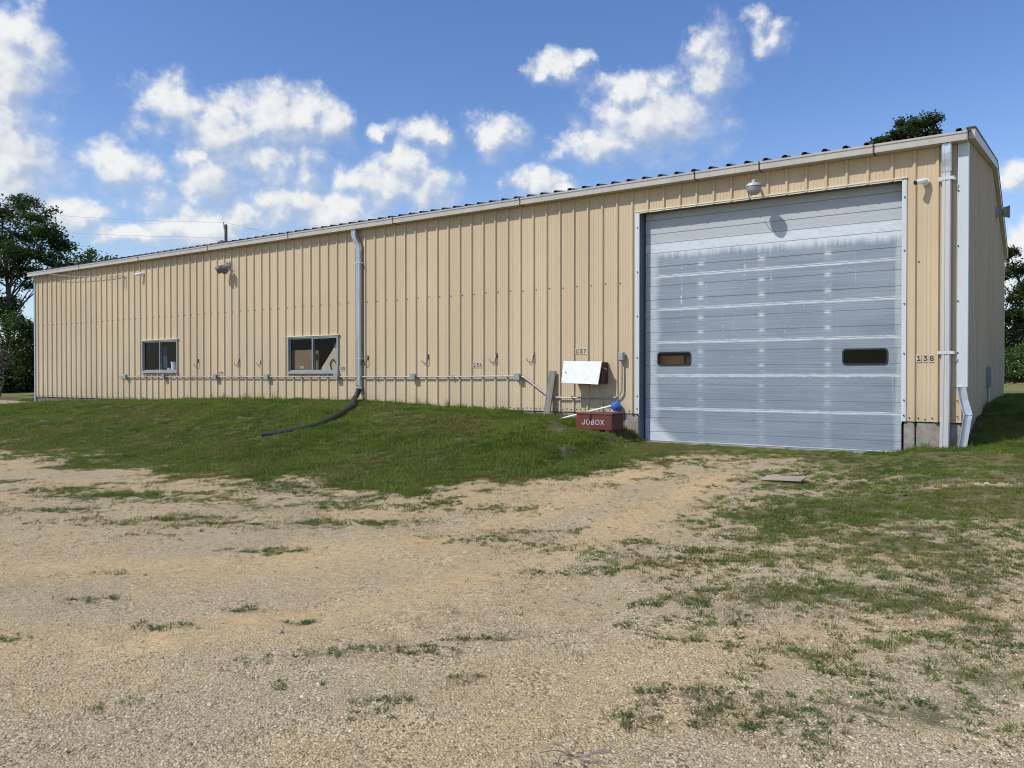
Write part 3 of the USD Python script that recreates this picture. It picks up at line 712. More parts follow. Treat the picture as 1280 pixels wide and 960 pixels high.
# foundation
for a, b, d in ((-L + .02, -20.0, .02), (-19.99, -12.0, .02), (-11.99, -5.45, .02), (-5.44, -5.155, .015), (-.80, -.648, .012), (-.633, -.205, .018), (-.195, -.03, .03)):
    fm = box(a, b, d, .34, .1, ZB - .012, .012)
    part(wh, "foundation_block", fm, M["dirtyconcrete"] if b < -6 else M["concrete"])
for k in range(3):
    part(wh, "foundation_block", box(-.36, -.02, .36 + k * 4.45, .36 + (k + 1) * 4.45 - .01, .1, ZB - .012, .012), M["concrete"])
part(wh, "floor_slab", box(-L + .3, -.3, .36, W - .1, .25, .42), M["slab"])
part(wh, "door_sill", box(-5.12, -.82, -.1, .355, .2, .432, .012), M["concrete"])
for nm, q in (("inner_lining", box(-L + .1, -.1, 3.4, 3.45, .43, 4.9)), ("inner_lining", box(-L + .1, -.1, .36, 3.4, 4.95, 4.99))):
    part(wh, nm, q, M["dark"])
# screws: girt row, eave row, base row
sc = []
def screw(x, y, z, r=.012, out=-1):
    m = trimesh.creation.cylinder(radius=r, height=.012, sections=6); m.apply_transform(trimesh.transformations.rotation_matrix(np.pi / 2, (1, 0, 0)))
    m.apply_translation((x, y + out * .004, z)); return m
def blocked(x, z):
    return any(o[0] - .06 < x < o[1] + .06 and o[2] - .06 < z < o[3] + .06 for o in (DOOR, WIN1, WIN2))
rng = np.random.default_rng(5)
for r in RIBS:
    for z, offs in ((3.32, (.06,)), (ZB + .045, (.06, .15, .245))):
        for o in offs:
            if -L + .05 < r + o < -.15 and not blocked(r + o, z):
                sc.append(screw(r + o, 0, z + rng.uniform(-.012, .012)))
for z in (1.02, 1.25, 1.95, 2.7, 3.5, 4.3):
    sc += [screw(-.09, -.037, z), screw(-.795, -.024, z), screw(-5.165, -.024, z)]
part(wh, "sheet_screws", cat_(sc), M["screw"], kind="stuff")

def pane(x0, x1, y, z0, z1):
    return (np.array([(x0, y, z0), (x1, y, z0), (x1, y, z1), (x0, y, z1)], float), np.array([(0, 1, 2), (0, 2, 3)]))

# overhead door
DX0, DX1, DZ0, SH = -5.10, -.80, .435, .597
DY = .20
dwin = [(-4.855, -4.235, 1.812, 2.036), (-1.70, -1.055, 1.800, 2.034)]
def rrect(x0, x1, z0, z1, r):
    return sbox(x0 + r, z0 + r, x1 - r, z1 - r).buffer(r, quad_segs=4)
def plate(shape, y0, y1):
    ms = []
    for s in getattr(shape, "geoms", [shape]):
        m = trimesh.creation.extrude_polygon(s, y1 - y0, engine="earcut"); v = m.vertices
        m.vertices = np.stack([v[:, 0], v[:, 2] + y0, v[:, 1]], 1); m.invert(); ms.append(m)
    return cat_(ms)
holes = unary_union([rrect(*w, .05) for w in dwin])
back = sbox(DX0, DZ0, DX1, 4.60).difference(holes.buffer(.004))
dr = part(wh, "overhead_door", plate(back, DY + .024, DY + .05), M["galv"])
for k in range(7):
    z0 = DZ0 + k * SH
    bands = [(z0 + .004, z0 + .1685), (z0 + .1765, z0 + .4205), (z0 + .4285, z0 + SH - .004)]
    ms = []
    for j, (a, b) in enumerate(bands):
        y = DY - (.004 if j == 1 else 0)
        ms.append(plate(sbox(DX0, a, DX1, b).difference(holes), y, DY + .02))
    part(dr, "door_section", cat_(ms), M["door"])
for k, w in enumerate(dwin):
    ring = rrect(w[0] - .012, w[1] + .012, w[2] - .012, w[3] + .012, .058).difference(rrect(w[0] + .012, w[1] - .012, w[2] + .012, w[3] - .012, .04))
    part(dr, "window_gasket", plate(ring, DY - .014, DY + .018), M["black"])
    part(dr, "window_pane", pane(w[0] - .008, w[1] + .008, DY + .012, w[2] - .008, w[3] + .008), M["glass"])
part(dr, "bottom_seal", box(DX0, DX1, DY - .005, DY + .04, .425, .4345), M["black"])
part(wh, "door_jamb", box(-5.135, -5.128, -.012, .30, .40, 4.57), M["jamb"])
part(wh, "door_jamb", box(-.832, -.825, -.012, .30, .40, 4.57), M["jamb"])
part(wh, "door_jamb", box(-5.127, -.833, -.012, .30, 4.565, 4.58), M["jamb"])
part(wh, "door_trim", cat_([box(-5.212, -5.136, -.02, .002, ZB, 4.60), box(-5.136, -5.128, -.02, -.013, .9, 4.60)]), M["white"])
part(wh, "door_trim", cat_([box(-.824, -.768, -.02, .002, ZB, 4.56), box(-.832, -.824, -.02, -.013, .9, 4.56)]), M["white"])
part(wh, "header_trim", cat_([box(-5.22, -.76, -.032, .003, 4.582, 4.60), box(-5.127, -.833, -.02, -.013, 4.555, 4.582)]), M["cream"])
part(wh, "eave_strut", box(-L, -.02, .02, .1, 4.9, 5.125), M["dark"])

# sliding windows
def slider(w):
    x0, x1, z0, z1 = w; xm = (x0 + x1) / 2; d = .028
    fr = part(wh, "window", cat_([box(x0, x1, -.045, .05, z1 - d, z1), box(x0, x1, -.055, .05, z0, z0 + d * 1.3), box(x0, x0 + d, -.045, .05, z0 + d * 1.3, z1 - d), box(x1 - d, x1, -.045, .05, z0 + d * 1.3, z1 - d)]), M["alu"])
    s = .03
    a0, a1, b0, b1 = x0 + d, xm + .02, z0 + d * 1.3, z1 - d
    part(fr, "sash", cat_([box(a0, a1, .005, .03, b1 - s, b1), box(a0, a1, .005, .03, b0, b0 + s), box(a0, a0 + s, .005, .03, b0 + s, b1 - s), box(a1 - s, a1, .005, .03, b0 + s, b1 - s)]), M["alu"])
    c0, c1 = xm - .02, x1 - d
    part(fr, "sash", cat_([box(c0, c1, -.03, .003, b1 - s, b1), box(c0, c1, -.03, .003, b0, b0 + s), box(c0, c0 + s, -.03, .003, b0 + s, b1 - s), box(c1 - s, c1, -.03, .003, b0 + s, b1 - s)]), M["alu"])
    part(fr, "pane", pane(a0 + s, a1 - s, .016, b0 + s, b1 - s), M["screen"])
    part(fr, "pane", pane(c0 + s, c1 - s, -.014, b0 + s, b1 - s), M["glass"])
    part(fr, "sill", box(x0 - .03, x1 + .03, -.075, -.003, z0 - .03, z0 - .002, .006), M["alu"])
    part(fr, "head_flashing", box(x0 - .04, x1 + .04, -.06, -.003, z1 + .003, z1 + .02), M["cream"])
    part(fr, "inner_shelf", box(x0, x1, .052, .42, z0 - .02, z0 + .02), M["slab"])
slider(WIN1); slider(WIN2)

# downspouts
def spout(path, mat, w=.115, d=.085):
    n = 4; c = .014
    pr = [(-w / 2 + c, -d / 2), (-w / 6, -d / 2), (-w / 8, -d / 2 + .008), (w / 8, -d / 2 + .008), (w / 6, -d / 2), (w / 2 - c, -d / 2), (w / 2, -d / 2 + c), (w / 2, d / 2 - c), (w / 2 - c, d / 2), (-w / 2 + c, d / 2), (-w / 2, d / 2 - c), (-w / 2, -d / 2 + c)]
    return sweep(path, pr, up=(0, 1, 0))
d1 = part(wh, "downspout", spout([(-12.10, -.088, 4.53), (-12.10, -.088, 1.32)], M["galv"]), M["galv"])
part(d1, "elbow", spout([(-12.21, -.125, 4.98), (-12.21, -.125, 4.86), (-12.185, -.118, 4.78), (-12.125, -.096, 4.64), (-12.10, -.088, 4.55), (-12.10, -.088, 4.48)], None, .123, .093), M["galv"])
for z in (4.2, 2.0):
    part(d1, "strap", box(-12.19, -12.01, -.137, -.0, z, z + .03), M["galv"])
d2 = part(wh, "downspout", spout([(-.235, -.088, 4.62), (-.235, -.088, 1.78)], None), M["whitedown"])
part(d2, "lower_length", spout([(-.235, -.09, 1.80), (-.24, -.092, 1.1), (-.25, -.10, .47)], None, .122, .09), M["whitedown"])
part(d2, "elbow", spout([(-.235, -.125, 4.98), (-.235, -.125, 4.84), (-.235, -.115, 4.76), (-.235, -.095, 4.66), (-.235, -.088, 4.58)], None, .132, .098), M["galv"])
for z in (4.46, 1.93):
    part(d2, "strap", cat_([box(-.335, -.135, -.136, -.132, z, z + .045), box(-.345, -.305, -.06, -.03, z + .005, z + .04), box(-.165, -.125, -.06, -.03, z + .005, z + .04)]), M["white"])

# ------------------------------------------------------------------ things on the wall
# conduit run with outlet boxes
cd = thing("electrical_conduit", "long grey electrical conduit running along the tan wall with outlet boxes on it", "conduit", (-15, 0, 1.6))
CY = -.062
run = smooth_path([(-22.19, CY, 1.60), (-18, CY, 1.603), (-12.8, CY, 1.597), (-10.4, CY, 1.60), (-7.72, CY, 1.612)], 5)
part(cd, "pipe", tube(run, .017), M["conduit"], smooth=40)
bend = smooth_path([(-7.70, CY, 1.612), (-7.62, CY, 1.60), (-7.5, CY, 1.535), (-7.2, CY, 1.34), (-7.03, CY, 1.235), (-6.93, CY, 1.205), (-6.3, CY, 1.205), (-5.68, CY, 1.212), (-5.55, CY, 1.235), (-5.475, CY, 1.31), (-5.456, CY, 1.42), (-5.456, CY, 1.90)], 4)
part(cd, "pipe", tube(bend, .017), M["conduit"], smooth=40, label="conduit dipping below the white-lidded cabinet and rising to a socket")
for x in (-21.8, -19.83, -17.44, -15.34, -12.84, -10.46, -7.73):
    b = part(cd, "outlet_box", box(x - .06, x + .06, -.115, -.035, 1.545, 1.665, .012), M["boxgrey"])
    part(b, "box_cover", box(x - .068, x + .068, -.126, -.117, 1.537, 1.673, .003), M["boxgrey"])
    part(b, "conduit_nut", cat_([lathe([(0, -.09), (.026, -.09), (.026, .09), (0, .09)], (x, CY, 1.603), 8, "x")]), M["conduit"])
for x in (-20.8, -18.6, -16.4, -14.1, -11.6, -9.4, -6.5):
    z = 1.60 if x < -7 else 1.205
    part(cd, "clamp", box(x - .012, x + .012, -.083, -.03, z - .03, z + .03), M["conduit"])
sb = part(cd, "socket_box", box(-5.505, -5.405, -.105, -.03, 1.89, 2.055, .01), M["boxgrey"])
part(sb, "cover_flap", box(-5.5, -5.41, -.122, -.107, 1.905, 2.04, .005), M["conduit"])

# hooks
hook_spots = [(-18.36, "first wire hook to the right of the far window, on the tan wall"), (-16.59, "second wire hook from the far window, between two outlet boxes"), (-15.70, "third wire hook from the far window, left of the near window"),
              (-11.95, "wire hook right beside the silver downspout"), (-10.16, "wire hook on the middle of the tan wall, right of an outlet box"), (-8.35, "wire hook just right of the number 136"), (-7.45, "wire hook farthest right, left of the leaning grey post")]
h0 = None
for x, lab in hook_spots:
    if h0 is None:
        h0 = thing("wall_hook", lab, "hook", (x, -.03, 1.96), "dark J hooks along the wall")
        base = np.array([x, 0, 1.96])
        J = smooth_path([(0.06, -.02, .10), (.06, -.04, .04), (.055, -.05, -.02), (.03, -.055, -.06), (-.01, -.06, -.07), (-.055, -.06, -.045), (-.085, -.06, .0)], 5) + base
        part(h0, "rod", tube(J, .0085, 6), M["hook"], smooth=40)
        part(h0, "mounting_plate", box(x + .045, x + .075, -.03, -.005, 1.99, 2.09, .004), M["hook"])
    else:
        copy_thing(h0, "wall_hook", lab, "hook", (x, -.03, 1.96), None, "dark J hooks along the wall")

# numbers
def number(txt, x, z, lab, h=.085, gap=.115):
    t = thing("number_sticker", lab, "number", (x, -.012, z))
    for i, c in enumerate(txt):
        cx = x + (i - 1) * gap
        part(t, "sticker", box(cx - .034, cx + .034, -.012, -.004, z - .058, z + .058), M["plate"])
        m = meshkit.text_mesh(c, h, .003, bold=True)
        m.apply_transform(trimesh.transformations.rotation_matrix(np.pi / 2, (1, 0, 0)))
        bb = m.bounds.mean(0); m.apply_translation((cx - bb[0], -.0125 - bb[1] - .001, z - bb[2]))
        part(t, "digit", m, M["decal"])
number("138", -.512, 1.875, "black number 138 on the tan strip right of the overhead door", .072, .086)
number("137", -6.337, 2.086, "black number 137 above the white-lidded cabinet", .072, .086)
number("136", -8.775, 1.848, "black number 136 in the middle of the tan wall above the conduit", .072, .086)
number("135", -12.74, 1.797, "black number 135 between the near window and the silver downspout", .072, .086)
number("134", -17.31, 1.707, "black number 134 above the conduit, right of the far window", .072, .086)

# cabinet with a white hinged lid
cb = thing("wall_cabinet", "rusty steel cabinet with a chalky white lid on the wall above the red chest", "cabinet", (-6.1, 0, 1.45))
body = part(cb, "body", box(-6.42, -5.765, -.285, -.004, 1.475, 1.872, .008), M["rust"])
part(body, "rim", cat_([box(-5.762, -5.757, -.28, -.25, 1.48, 1.868), box(-5.762, -5.757, -.05, -.02, 1.48, 1.868)]), M["rust"])
lidv = []
for y in (-.296, -.318):
    lidv += [(-6.52, y - .02, 1.897), (-5.735, y, 1.882), (-5.785, y - .05, 1.462), (-6.547, y - .07, 1.488)]
lid = part(cb, "lid", trimesh.convex.convex_hull(np.array(lidv)), M["lid"])
part(lid, "keyhole", lathe([(0, 0), (.012, 0), (.012, .006), (0, .006)], (-6.46, -.385, 1.69), 10, "y"), M["decal"])
part(cb, "handle", tube(smooth_path([(-5.757, -.15, 1.70), (-5.715, -.16, 1.72), (-5.712, -.20, 1.745), (-5.757, -.21, 1.76)], 4), .009, 6), M["galv"])

# red tool chest
def zt(x, y):
    return float(terrain(x, y))
jb = thing("tool_chest", "weathered red-brown steel tool chest standing in the grass by the overhead door", "tool chest", (-5.61, -.62, .66))
cab = part(jb, "body", box(-5.965, -5.255, -.85, -.405, .665, .935, .008), M["redbox"])
part(jb, "skid", box(-5.9, -5.82, -.84, -.42, .60, .664), M["redbox"]); part(jb, "skid", box(-5.4, -5.32, -.84, -.42, .60, .664), M["redbox"])
part(jb, "lid", cat_([box(-5.975, -5.245, -.862, -.395, .937, .968, .007)]), M["redtop"])
part(jb, "hasp", cat_([box(-5.70, -5.665, -.872, -.864, .85, .95), box(-5.715, -5.65, -.862, -.852, .83, .87), lathe([(0, 0), (.012, 0), (.012, .02), (0, .02)], (-5.683, -.885, .86), 8, "y")]), M["rust"])
tx = []
for i, c in enumerate("JOBOX"):
    q = meshkit.text_mesh(c, .09, .004, bold=False)
    q.apply_transform(trimesh.transformations.rotation_matrix(np.pi / 2, (1, 0, 0)))
    bb = q.bounds.mean(0); q.apply_translation((-5.82 + i * .094 - bb[0], -.854 - bb[1], .80 - bb[2])); tx.append(q)
tx = cat_(tx)
part(jb, "lettering", tx, M["weld"])
part(jb, "hinge", cat_([tube([(-5.93, -.39, .93), (-5.29, -.39, .93)], .009, 6)]), M["redbox"])

# white pipe with a blue cap propped against the wall
pp = thing("white_pipe", "thin white plastic pipe with a round blue cap, leaning behind the red chest", "pipe", (-6.75, -.4, .74))
A, Bq = np.array([-6.78, -.42, .755]), np.array([-5.60, -.10, 1.075])
part(pp, "pipe", tube([A, Bq], .019, 8), M["whitepipe"], smooth=40)
cp = lathe([(0, -.075), (.075, -.075), (.083, -.06), (.083, -.02), (.09, -.015), (.09, .0), (.083, .006), (.07, .03), (.035, .04), (.035, .06), (0, .06)], (0, 0, 0), 20, "z")
ax = np.array([.35, -.9, .1]); ax /= np.linalg.norm(ax)
cp.apply_transform(trimesh.geometry.align_vectors([0, 0, 1], ax)); cp.apply_translation((-5.545, -.115, 1.065))
part(pp, "cap", cp, M["blue"], smooth=30)

# grey board leaning on the wall
bd = thing("leaning_board", "grey weathered wooden board leaning upright against the wall left of the cabinet", "board", (-7.0, -.2, .84))
v = []
for (x, y, z) in ((-7.075, -.20, .80), (-6.935, -.20, .80), (-6.845, -.085, 1.71), (-6.985, -.085, 1.72)):
    v += [(x, y, z), (x, y + .035, z)]
part(bd, "plank", trimesh.convex.convex_hull(np.array(v)), M["oldwood"])

# black drain hose
hp = smooth_path([(-12.10, -.09, 1.40), (-12.10, -.10, 1.30), (-12.03, -.24, 1.17), (-11.72, -.62, 1.10), (-11.2, -1.2, .985), (-10.75, -1.95, .85), (-10.57, -2.62, .715), (-10.80, -3.12, .60), (-11.19, -3.54, .505)], 40)
dh = np.r_[0, np.cumsum(np.linalg.norm(np.diff(hp, axis=0), axis=1))]
hs = 1 + .03 * np.sign(np.sin(dh * 2 * np.pi / .045))
hz = np.array([zt(x, y) for x, y in hp[:, :2]])
hp[:, 2] = np.where(dh > 1.3, hz + .046 - .018 * np.sin(dh * 2.2) * (dh > 1.6), hp[:, 2])
dhse = thing("drain_hose", "black corrugated drain hose curving from the silver downspout down the grassy bank", "drain hose", (-12.1, -.1, 1.03))
part(dhse, "hose", tube(hp, .057, 12, scales=hs), M["black"])
part(dhse, "collar", tube([(-12.10, -.09, 1.375), (-12.10, -.094, 1.33)], .086, 14), M["galv"])

# barn lamp over the door
lp = thing("barn_lamp", "grey dome yard lamp on the header above the overhead door", "lamp", (-2.99, -.27, 4.6))
lx, ly = -2.985, -.27
part(lp, "canopy", lathe([(0, 4.70), (.04, 4.70), (.055, 4.735), (.10, 4.75), (.125, 4.72), (.128, 4.70), (0, 4.70)][::1], (lx, ly, 0), 20), M["lampgrey"], smooth=40)
part(lp, "neck", lathe([(0, 4.74), (.036, 4.74), (.036, 4.80), (.02, 4.815), (0, 4.815)], (lx, ly, 0), 14), M["lampgrey"], smooth=40)
part(lp, "lens", lathe([(0, 4.575), (.06, 4.577), (.095, 4.60), (.115, 4.65), (.118, 4.697), (0, 4.697)], (lx, ly, 0), 20), M["boxgrey"], smooth=40)
part(lp, "arm", tube([(lx, ly, 4.765), (lx, -.03, 4.765)], .022, 8), M["lampgrey"])
part(lp, "wire_hook", tube(smooth_path([(lx - .09, ly, 4.62), (lx - .10, -.2, 4.56), (lx - .10, -.05, 4.52)], 4), .006, 5), M["rust"])

# flood light on the far wall
fl = thing("flood_light", "grey twin flood light high on the wall above the near window", "flood light", (-16.95, -.03, 4.45))
def can(c, d, r, ln):
    m = lathe([(0, -ln / 2), (r * .55, -ln / 2), (r * .8, -ln * .2), (r, ln * .15), (r, ln / 2), (r * .9, ln / 2), (0, ln * .42)], (0, 0, 0), 16)
    m.apply_transform(trimesh.geometry.align_vectors([0, 0, 1], np.array(d) / np.linalg.norm(d))); m.apply_translation(c); return m
part(fl, "mount", box(-17.0, -16.86, -.07, -.03, 4.5, 4.64, .01), M["boxgrey"])
part(fl, "bracket", cat_([tube([(-16.93, -.06, 4.60), (-16.93, -.14, 4.60), (-16.93, -.16, 4.52)], .014, 6), tube([(-17.0, -.15, 4.57), (-16.86, -.15, 4.57)], .012, 6)]), M["conduit"])
part(fl, "lamp_head", can((-17.0, -.24, 4.44), (-.5, -.7, -.55), .10, .22), M["darklamp"])
part(fl, "lamp_head", can((-16.82, -.22, 4.42), (.45, -.7, -.6), .095, .20), M["darklamp"])
# security cameras
def seccam(x, z, d, lab, s=1.0):
    t = thing("security_camera", lab, "camera", (x, 0, z))
    d = np.array(d) / np.linalg.norm(d)
    part(t, "mount", lathe([(0, -.03), (.045 * s, -.03), (.045 * s, .0), (.03 * s, .03), (0, .03)], (x, -.035, z), 14, "y"), M["camwhite"])
    c = np.array([x, -.085, z + .01]) + d * .07 * s
    b = lathe([(0, -.09), (.025, -.09), (.032, -.075), (.034, .06), (.036, .075), (0, .075)], (0, 0, 0), 14); b.apply_scale(s)
    b.apply_transform(trimesh.geometry.align_vectors([0, 0, 1], d)); b.apply_translation(c)
    bp = part(t, "barrel", b, M["camwhite"], smooth=40)
    e = lathe([(0, 0), (.03, 0), (.03, .006), (0, .006)], (0, 0, 0), 14); e.apply_scale(s)
    e.apply_transform(trimesh.geometry.align_vectors([0, 0, 1], d)); e.apply_translation(c + d * .0765 * s)
    part(bp, "lens", e, M["black"])
    part(t, "stalk", tube([(x, -.05, z), c - d * .03], .014 * s, 6), M["camwhite"])
seccam(-.515, 4.485, (-.62, -.66, -.22), "small white security camera on the tan strip right of the overhead door", 1.15)
seccam(-20.95, 4.61, (-.7, -.6, -.25), "small white security camera high on the far left of the wall", 1.2)
# loose cable below the gutter at the far end
cable = smooth_path([(-26.1, -.2, 4.98), (-25.2, -.16, 4.85), (-24.0, -.12, 4.74), (-22.9, -.08, 4.67), (-21.95, -.05, 4.635), (-21.9, -.05, 4.56), (-21.87, -.045, 4.25)], 5)
ck = solo("loose_cable", tube(cable, .011, 6), M["boxgrey"], "thin grey cable sagging from the gutter at the far left end of the wall", "cable")

# vent pipe and conduit on the gable end
vt = thing("vent_pipe", "short grey flue pipe with a flared cap sticking out of the gable wall", "vent pipe", (0, 8.4, 5.4))
part(vt, "pipe", tube([(.0, 8.4, 5.42), (.24, 8.4, 5.42)], .075, 14), M["boxgrey"], smooth=40)
part(vt, "cap", lathe([(0, .17), (.09, .17), (.12, .19), (.125, .24), (.15, .30), (.13, .31), (0, .30)], (0, 8.4, 5.42), 16, "x"), M["conduit"])
part(vt, "collar", lathe([(0, .0), (.13, .0), (.13, .05), (.09, .09), (0, .09)], (.0, 8.4, 5.42), 16, "x"), M["boxgrey"])
mb = thing("side_meter_box", "tall narrow grey box with a pipe below it on the shaded gable wall", "utility box", (.05, 5.0, 1.0))
part(mb, "box", box(.032, .12, 4.88, 5.10, 1.40, 1.80, .01), M["boxgrey"])
part(mb, "pipe", tube([(.06, 4.93, 1.40), (.06, 4.9, .85)], .02, 8), M["conduit"])

# things seen through the panes
cs = thing("cardboard_sheet", "sheet of brown cardboard behind the left pane of the near window", "cardboard", (-14.2, .2, 1.7))
part(cs, "sheet", box(-14.70, -13.88, .10, .115, 1.74, 2.26), M["cardboard"]); part(cs, "tag", box(-14.32, -14.16, .092, .099, 1.80, 1.87), M["weld"])
cv = thing("canvas_bundle", "cream canvas hanging in a slope behind the right pane of the near window", "canvas", (-13.2, .2, 1.7))
pts = np.array([(-13.70, 1.73), (-12.9, 1.73), (-12.9, 2.46), (-13.12, 2.42), (-13.25, 2.22), (-13.45, 2.0)])
part(cv, "cloth", plate(Polygon(pts), .16, .22), M["canvas"]); part(cv, "strap", tube(smooth_path([(-13.25, .15, 1.75), (-13.29, .14, 1.92), (-13.20, .14, 2.02), (-13.12, .15, 1.94)], 5), .012, 6), M["dark"])
hd = thing("wooden_tool", "brown wooden tool with a dark grip standing in the near window", "tool", (-13.6, .14, 1.7))
part(hd, "handle", box(-13.76, -13.66, .10, .13, 1.73, 2.24, .01), M["cardboard"]); part(hd, "grip", box(-13.745, -13.675, .085, .098, 2.0, 2.16, .004), M["black"])
pl = thing("plywood_board", "orange-brown plywood board behind the left window of the overhead door", "plywood", (-4.5, .4, 1.6))
part(pl, "board", box(-4.9, -4.42, .36, .38, 1.5, 1.985), M["plywood"]); part(pl, "board", box(-4.4, -4.0, .39, .41, 1.5, 1.97), M["cardboard"])
bk = thing("white_bucket", "white tub standing on the sill inside the far window", "tub", (-19.42, .22, 1.755))
part(bk, "tub", lathe([(0, 0), (.085, 0), (.10, .24), (.11, .25), (.11, .27), (0, .27)], (-19.66, .15, 1.756), 18), M["camwhite"], smooth=40)
part(bk, "cup", lathe([(0, 0), (.05, 0), (.055, .10), (0, .10)], (-19.90, .14, 1.756), 14), M["camwhite"], smooth=40)
bl = thing("blue_cloth", "dark blue cloth hanging inside the far window", "cloth", (-20.3, .3, 1.8))
part(bl, "cloth", plate(Polygon([(-20.45, 1.85), (-20.24, 1.82), (-20.30, 2.5), (-20.45, 2.52)]), .30, .33), M["denim"])

# plank on the ground
pk = thing("fallen_board", "short pale weathered board lying on the ground in front of the overhead door", "board", (-1.75, -3.08, .31))
bz = float(height(np.array(-1.75), np.array(-3.08)))
pm = box(-.26, .26, -.10, .10, 0, .016, .004)
pm.apply_transform(trimesh.transformations.rotation_matrix(math.radians(9), (1, 0, 0)) @ trimesh.transformations.rotation_matrix(math.radians(-3), (0, 1, 0)))
pm.apply_transform(trimesh.transformations.rotation_matrix(math.radians(-7), (0, 0, 1))); pm.apply_translation((-1.75, -3.08, bz + .036))
part(pk, "plank", pm, M["paleboard"])

# ------------------------------------------------------------------ grass, weeds and pebbles
def blades(rng, n, r, h, w, lean, segs=2):
    V, F = [], []
    for i in range(n):
        a, q = rng.uniform(0, 2 * np.pi), r * math.sqrt(rng.uniform())
        b = np.array([q * math.cos(a), q * math.sin(a), -.01])
        hh = h * rng.uniform(.45, 1.0); ww = w * rng.uniform(.7, 1.2)
        t = rng.uniform(0, 2 * np.pi); ln = lean * rng.uniform(.2, 1.0) * hh
        d = np.array([math.cos(t), math.sin(t), 0]); s = np.array([-math.sin(t), math.cos(t), 0]) * ww / 2
        s = s if rng.uniform() < .5 else np.array([math.cos(t + .7), math.sin(t + .7), 0]) * ww / 2
        mid = b + d * ln * .35 + np.array([0, 0, hh * .62]); tip = b + d * ln + np.array([0, 0, hh])
        k = len(V); V += [b - s, b + s, mid + s * .8, mid - s * .8, tip]
        F += [(k, k + 1, k + 2), (k, k + 2, k + 3), (k + 3, k + 2, k + 4)]
    return trimesh.Trimesh(V, F, process=False)

def rosette(rng, n, r, h, w):
    V, F = [], []
    for i in range(n):
        t = rng.uniform(0, 2 * np.pi); l = r * rng.uniform(.5, 1); e = h * rng.uniform(.3, 1)
        d = np.array([math.cos(t), math.sin(t), 0]); s = np.array([-math.sin(t), math.cos(t), 0]) * w * rng.uniform(.6, 1.1) / 2
        o = d * rng.uniform(0, .3) * r
        p0, p1, p2 = o + np.array([0, 0, -.005]), o + d * l * .55 + np.array([0, 0, e]), o + d * l + np.array([0, 0, e * .75])
        k = len(V); V += [p0 - s * .3, p0 + s * .3, p1 + s, p1 - s, p2]
        F += [(k, k + 1, k + 2), (k, k + 2, k + 3), (k + 3, k + 2, k + 4)]
    return trimesh.Trimesh(V, F, process=False)

def scatter(path, protos, mat, pos, idx, scale, yaw, label, cat=None, tilt=None):
    pi = UsdGeom.PointInstancer.Define(stage, path)
    keys(pi.GetPrim(), label, cat, None, "stuff")
    tg = []
    for i, m in enumerate(protos):
        q = f"{path}/protos/proto_{i}"
        usdkit.mesh(stage, q, m, mat if not isinstance(mat, list) else mat[i], smooth=False)
        tg.append(Sdf.Path(q))
    UsdGeom.Scope.Define(stage, f"{path}/protos")
    pi.CreatePrototypesRel().SetTargets(tg)
    n = len(pos)
    pi.CreatePositionsAttr(Vt.Vec3fArray.FromNumpy(np.asarray(pos, np.float32)))
    pi.CreateProtoIndicesAttr(Vt.IntArray.FromNumpy(np.asarray(idx, np.int32)))
    sc3 = np.asarray(scale, np.float32); sc3 = np.repeat(sc3[:, None], 3, 1) if sc3.ndim == 1 else sc3
    pi.CreateScalesAttr(Vt.Vec3fArray.FromNumpy(np.ascontiguousarray(sc3)))
    c, s = np.cos(yaw / 2), np.sin(yaw / 2)
    pi.CreateOrientationsAttr(Vt.QuathArray([Gf.Quath(float(a), 0.0, 0.0, float(b)) for a, b in zip(c, s)]))

rng = np.random.default_rng(11)
def in_view(x, y, margin=1.2):
    """Roughly the wedge of ground the picture and a step to either side can show."""
    d = np.stack([x, y], -1) - CAM[:2]
    f = d @ FWD[:2] / np.linalg.norm(FWD[:2]); r = d @ RIGHT[:2]
    return (f > 2.2) & (np.abs(r) < f * .68 + margin)

def cands(n, x0, x1, y0, y1):
    x, y = rng.uniform(x0, x1, n), rng.uniform(y0, y1, n)
    k = in_view(x, y) & ~inside(x, y) & ~((y > -.02) & (x > -L) & (x < 0.04))
    x, y = x[k], y[k]
    k = ~((x > -6.0) & (x < -5.22) & (y > -.88) & (y < -.37)) & ~((np.abs(x + 1.75) < .26) & (np.abs(y + 3.08) < .07))
    return x[k], y[k]

lawn_protos = [blades(np.random.default_rng(100 + i), 34, .085, .068, .0065, 1.2) for i in range(6)]
lawn_protos += [blades(np.random.default_rng(120 + i), 16, .05, .15, .005, .7) for i in range(2)] + [rosette(np.random.default_rng(130 + i), 13, .075, .035, .026) for i in range(2)]
x, y = cands(260000, -30, 4, -8.8, 14)
g = masks(x, y)[0]
cap = np.clip(1.25 - .055 * np.hypot(x - CAM[0], y - CAM[1]) + .3, .42, 1.0)
mot = fbm(np.stack([x, y, 0 * x], -1) * 5.5, 3, 71)
thin = (x > -2.6) | (g < .85) | ((x > -4.9) & (y > -2.9))
mot = np.where(thin, .34 + .66 * sstep(.38, .58, mot), .38 + .62 * sstep(.34, .54, mot))
k = rng.uniform(size=len(x)) < np.clip((g - .22) / .62, 0, 1) ** 1.3 * cap * mot
thin = thin[k]
x, y, g = x[k], y[k], g[k]
print("lawn tufts", len(x))
pn = fbm(np.stack([x, y, 0 * x], -1) * 1.1, 3, 77)
hgt = (.35 + .65 * g) * (.55 + .9 * pn) * rng.uniform(.75, 1.2, len(x))
wallside = sstep(-.45, -.06, y) * (x < .05) * ((x < -5.2) | (x > -1.3)) + (x > .1) * (y > -1.0) * .35
hgt *= 1 + wallside * rng.uniform(0, 1.5, len(x))
hgt *= np.where((x > -4.95) & (x < -.9) & (y > -.6), .7, 1)
hgt *= np.where(thin & (y < -.5), .72, 1)
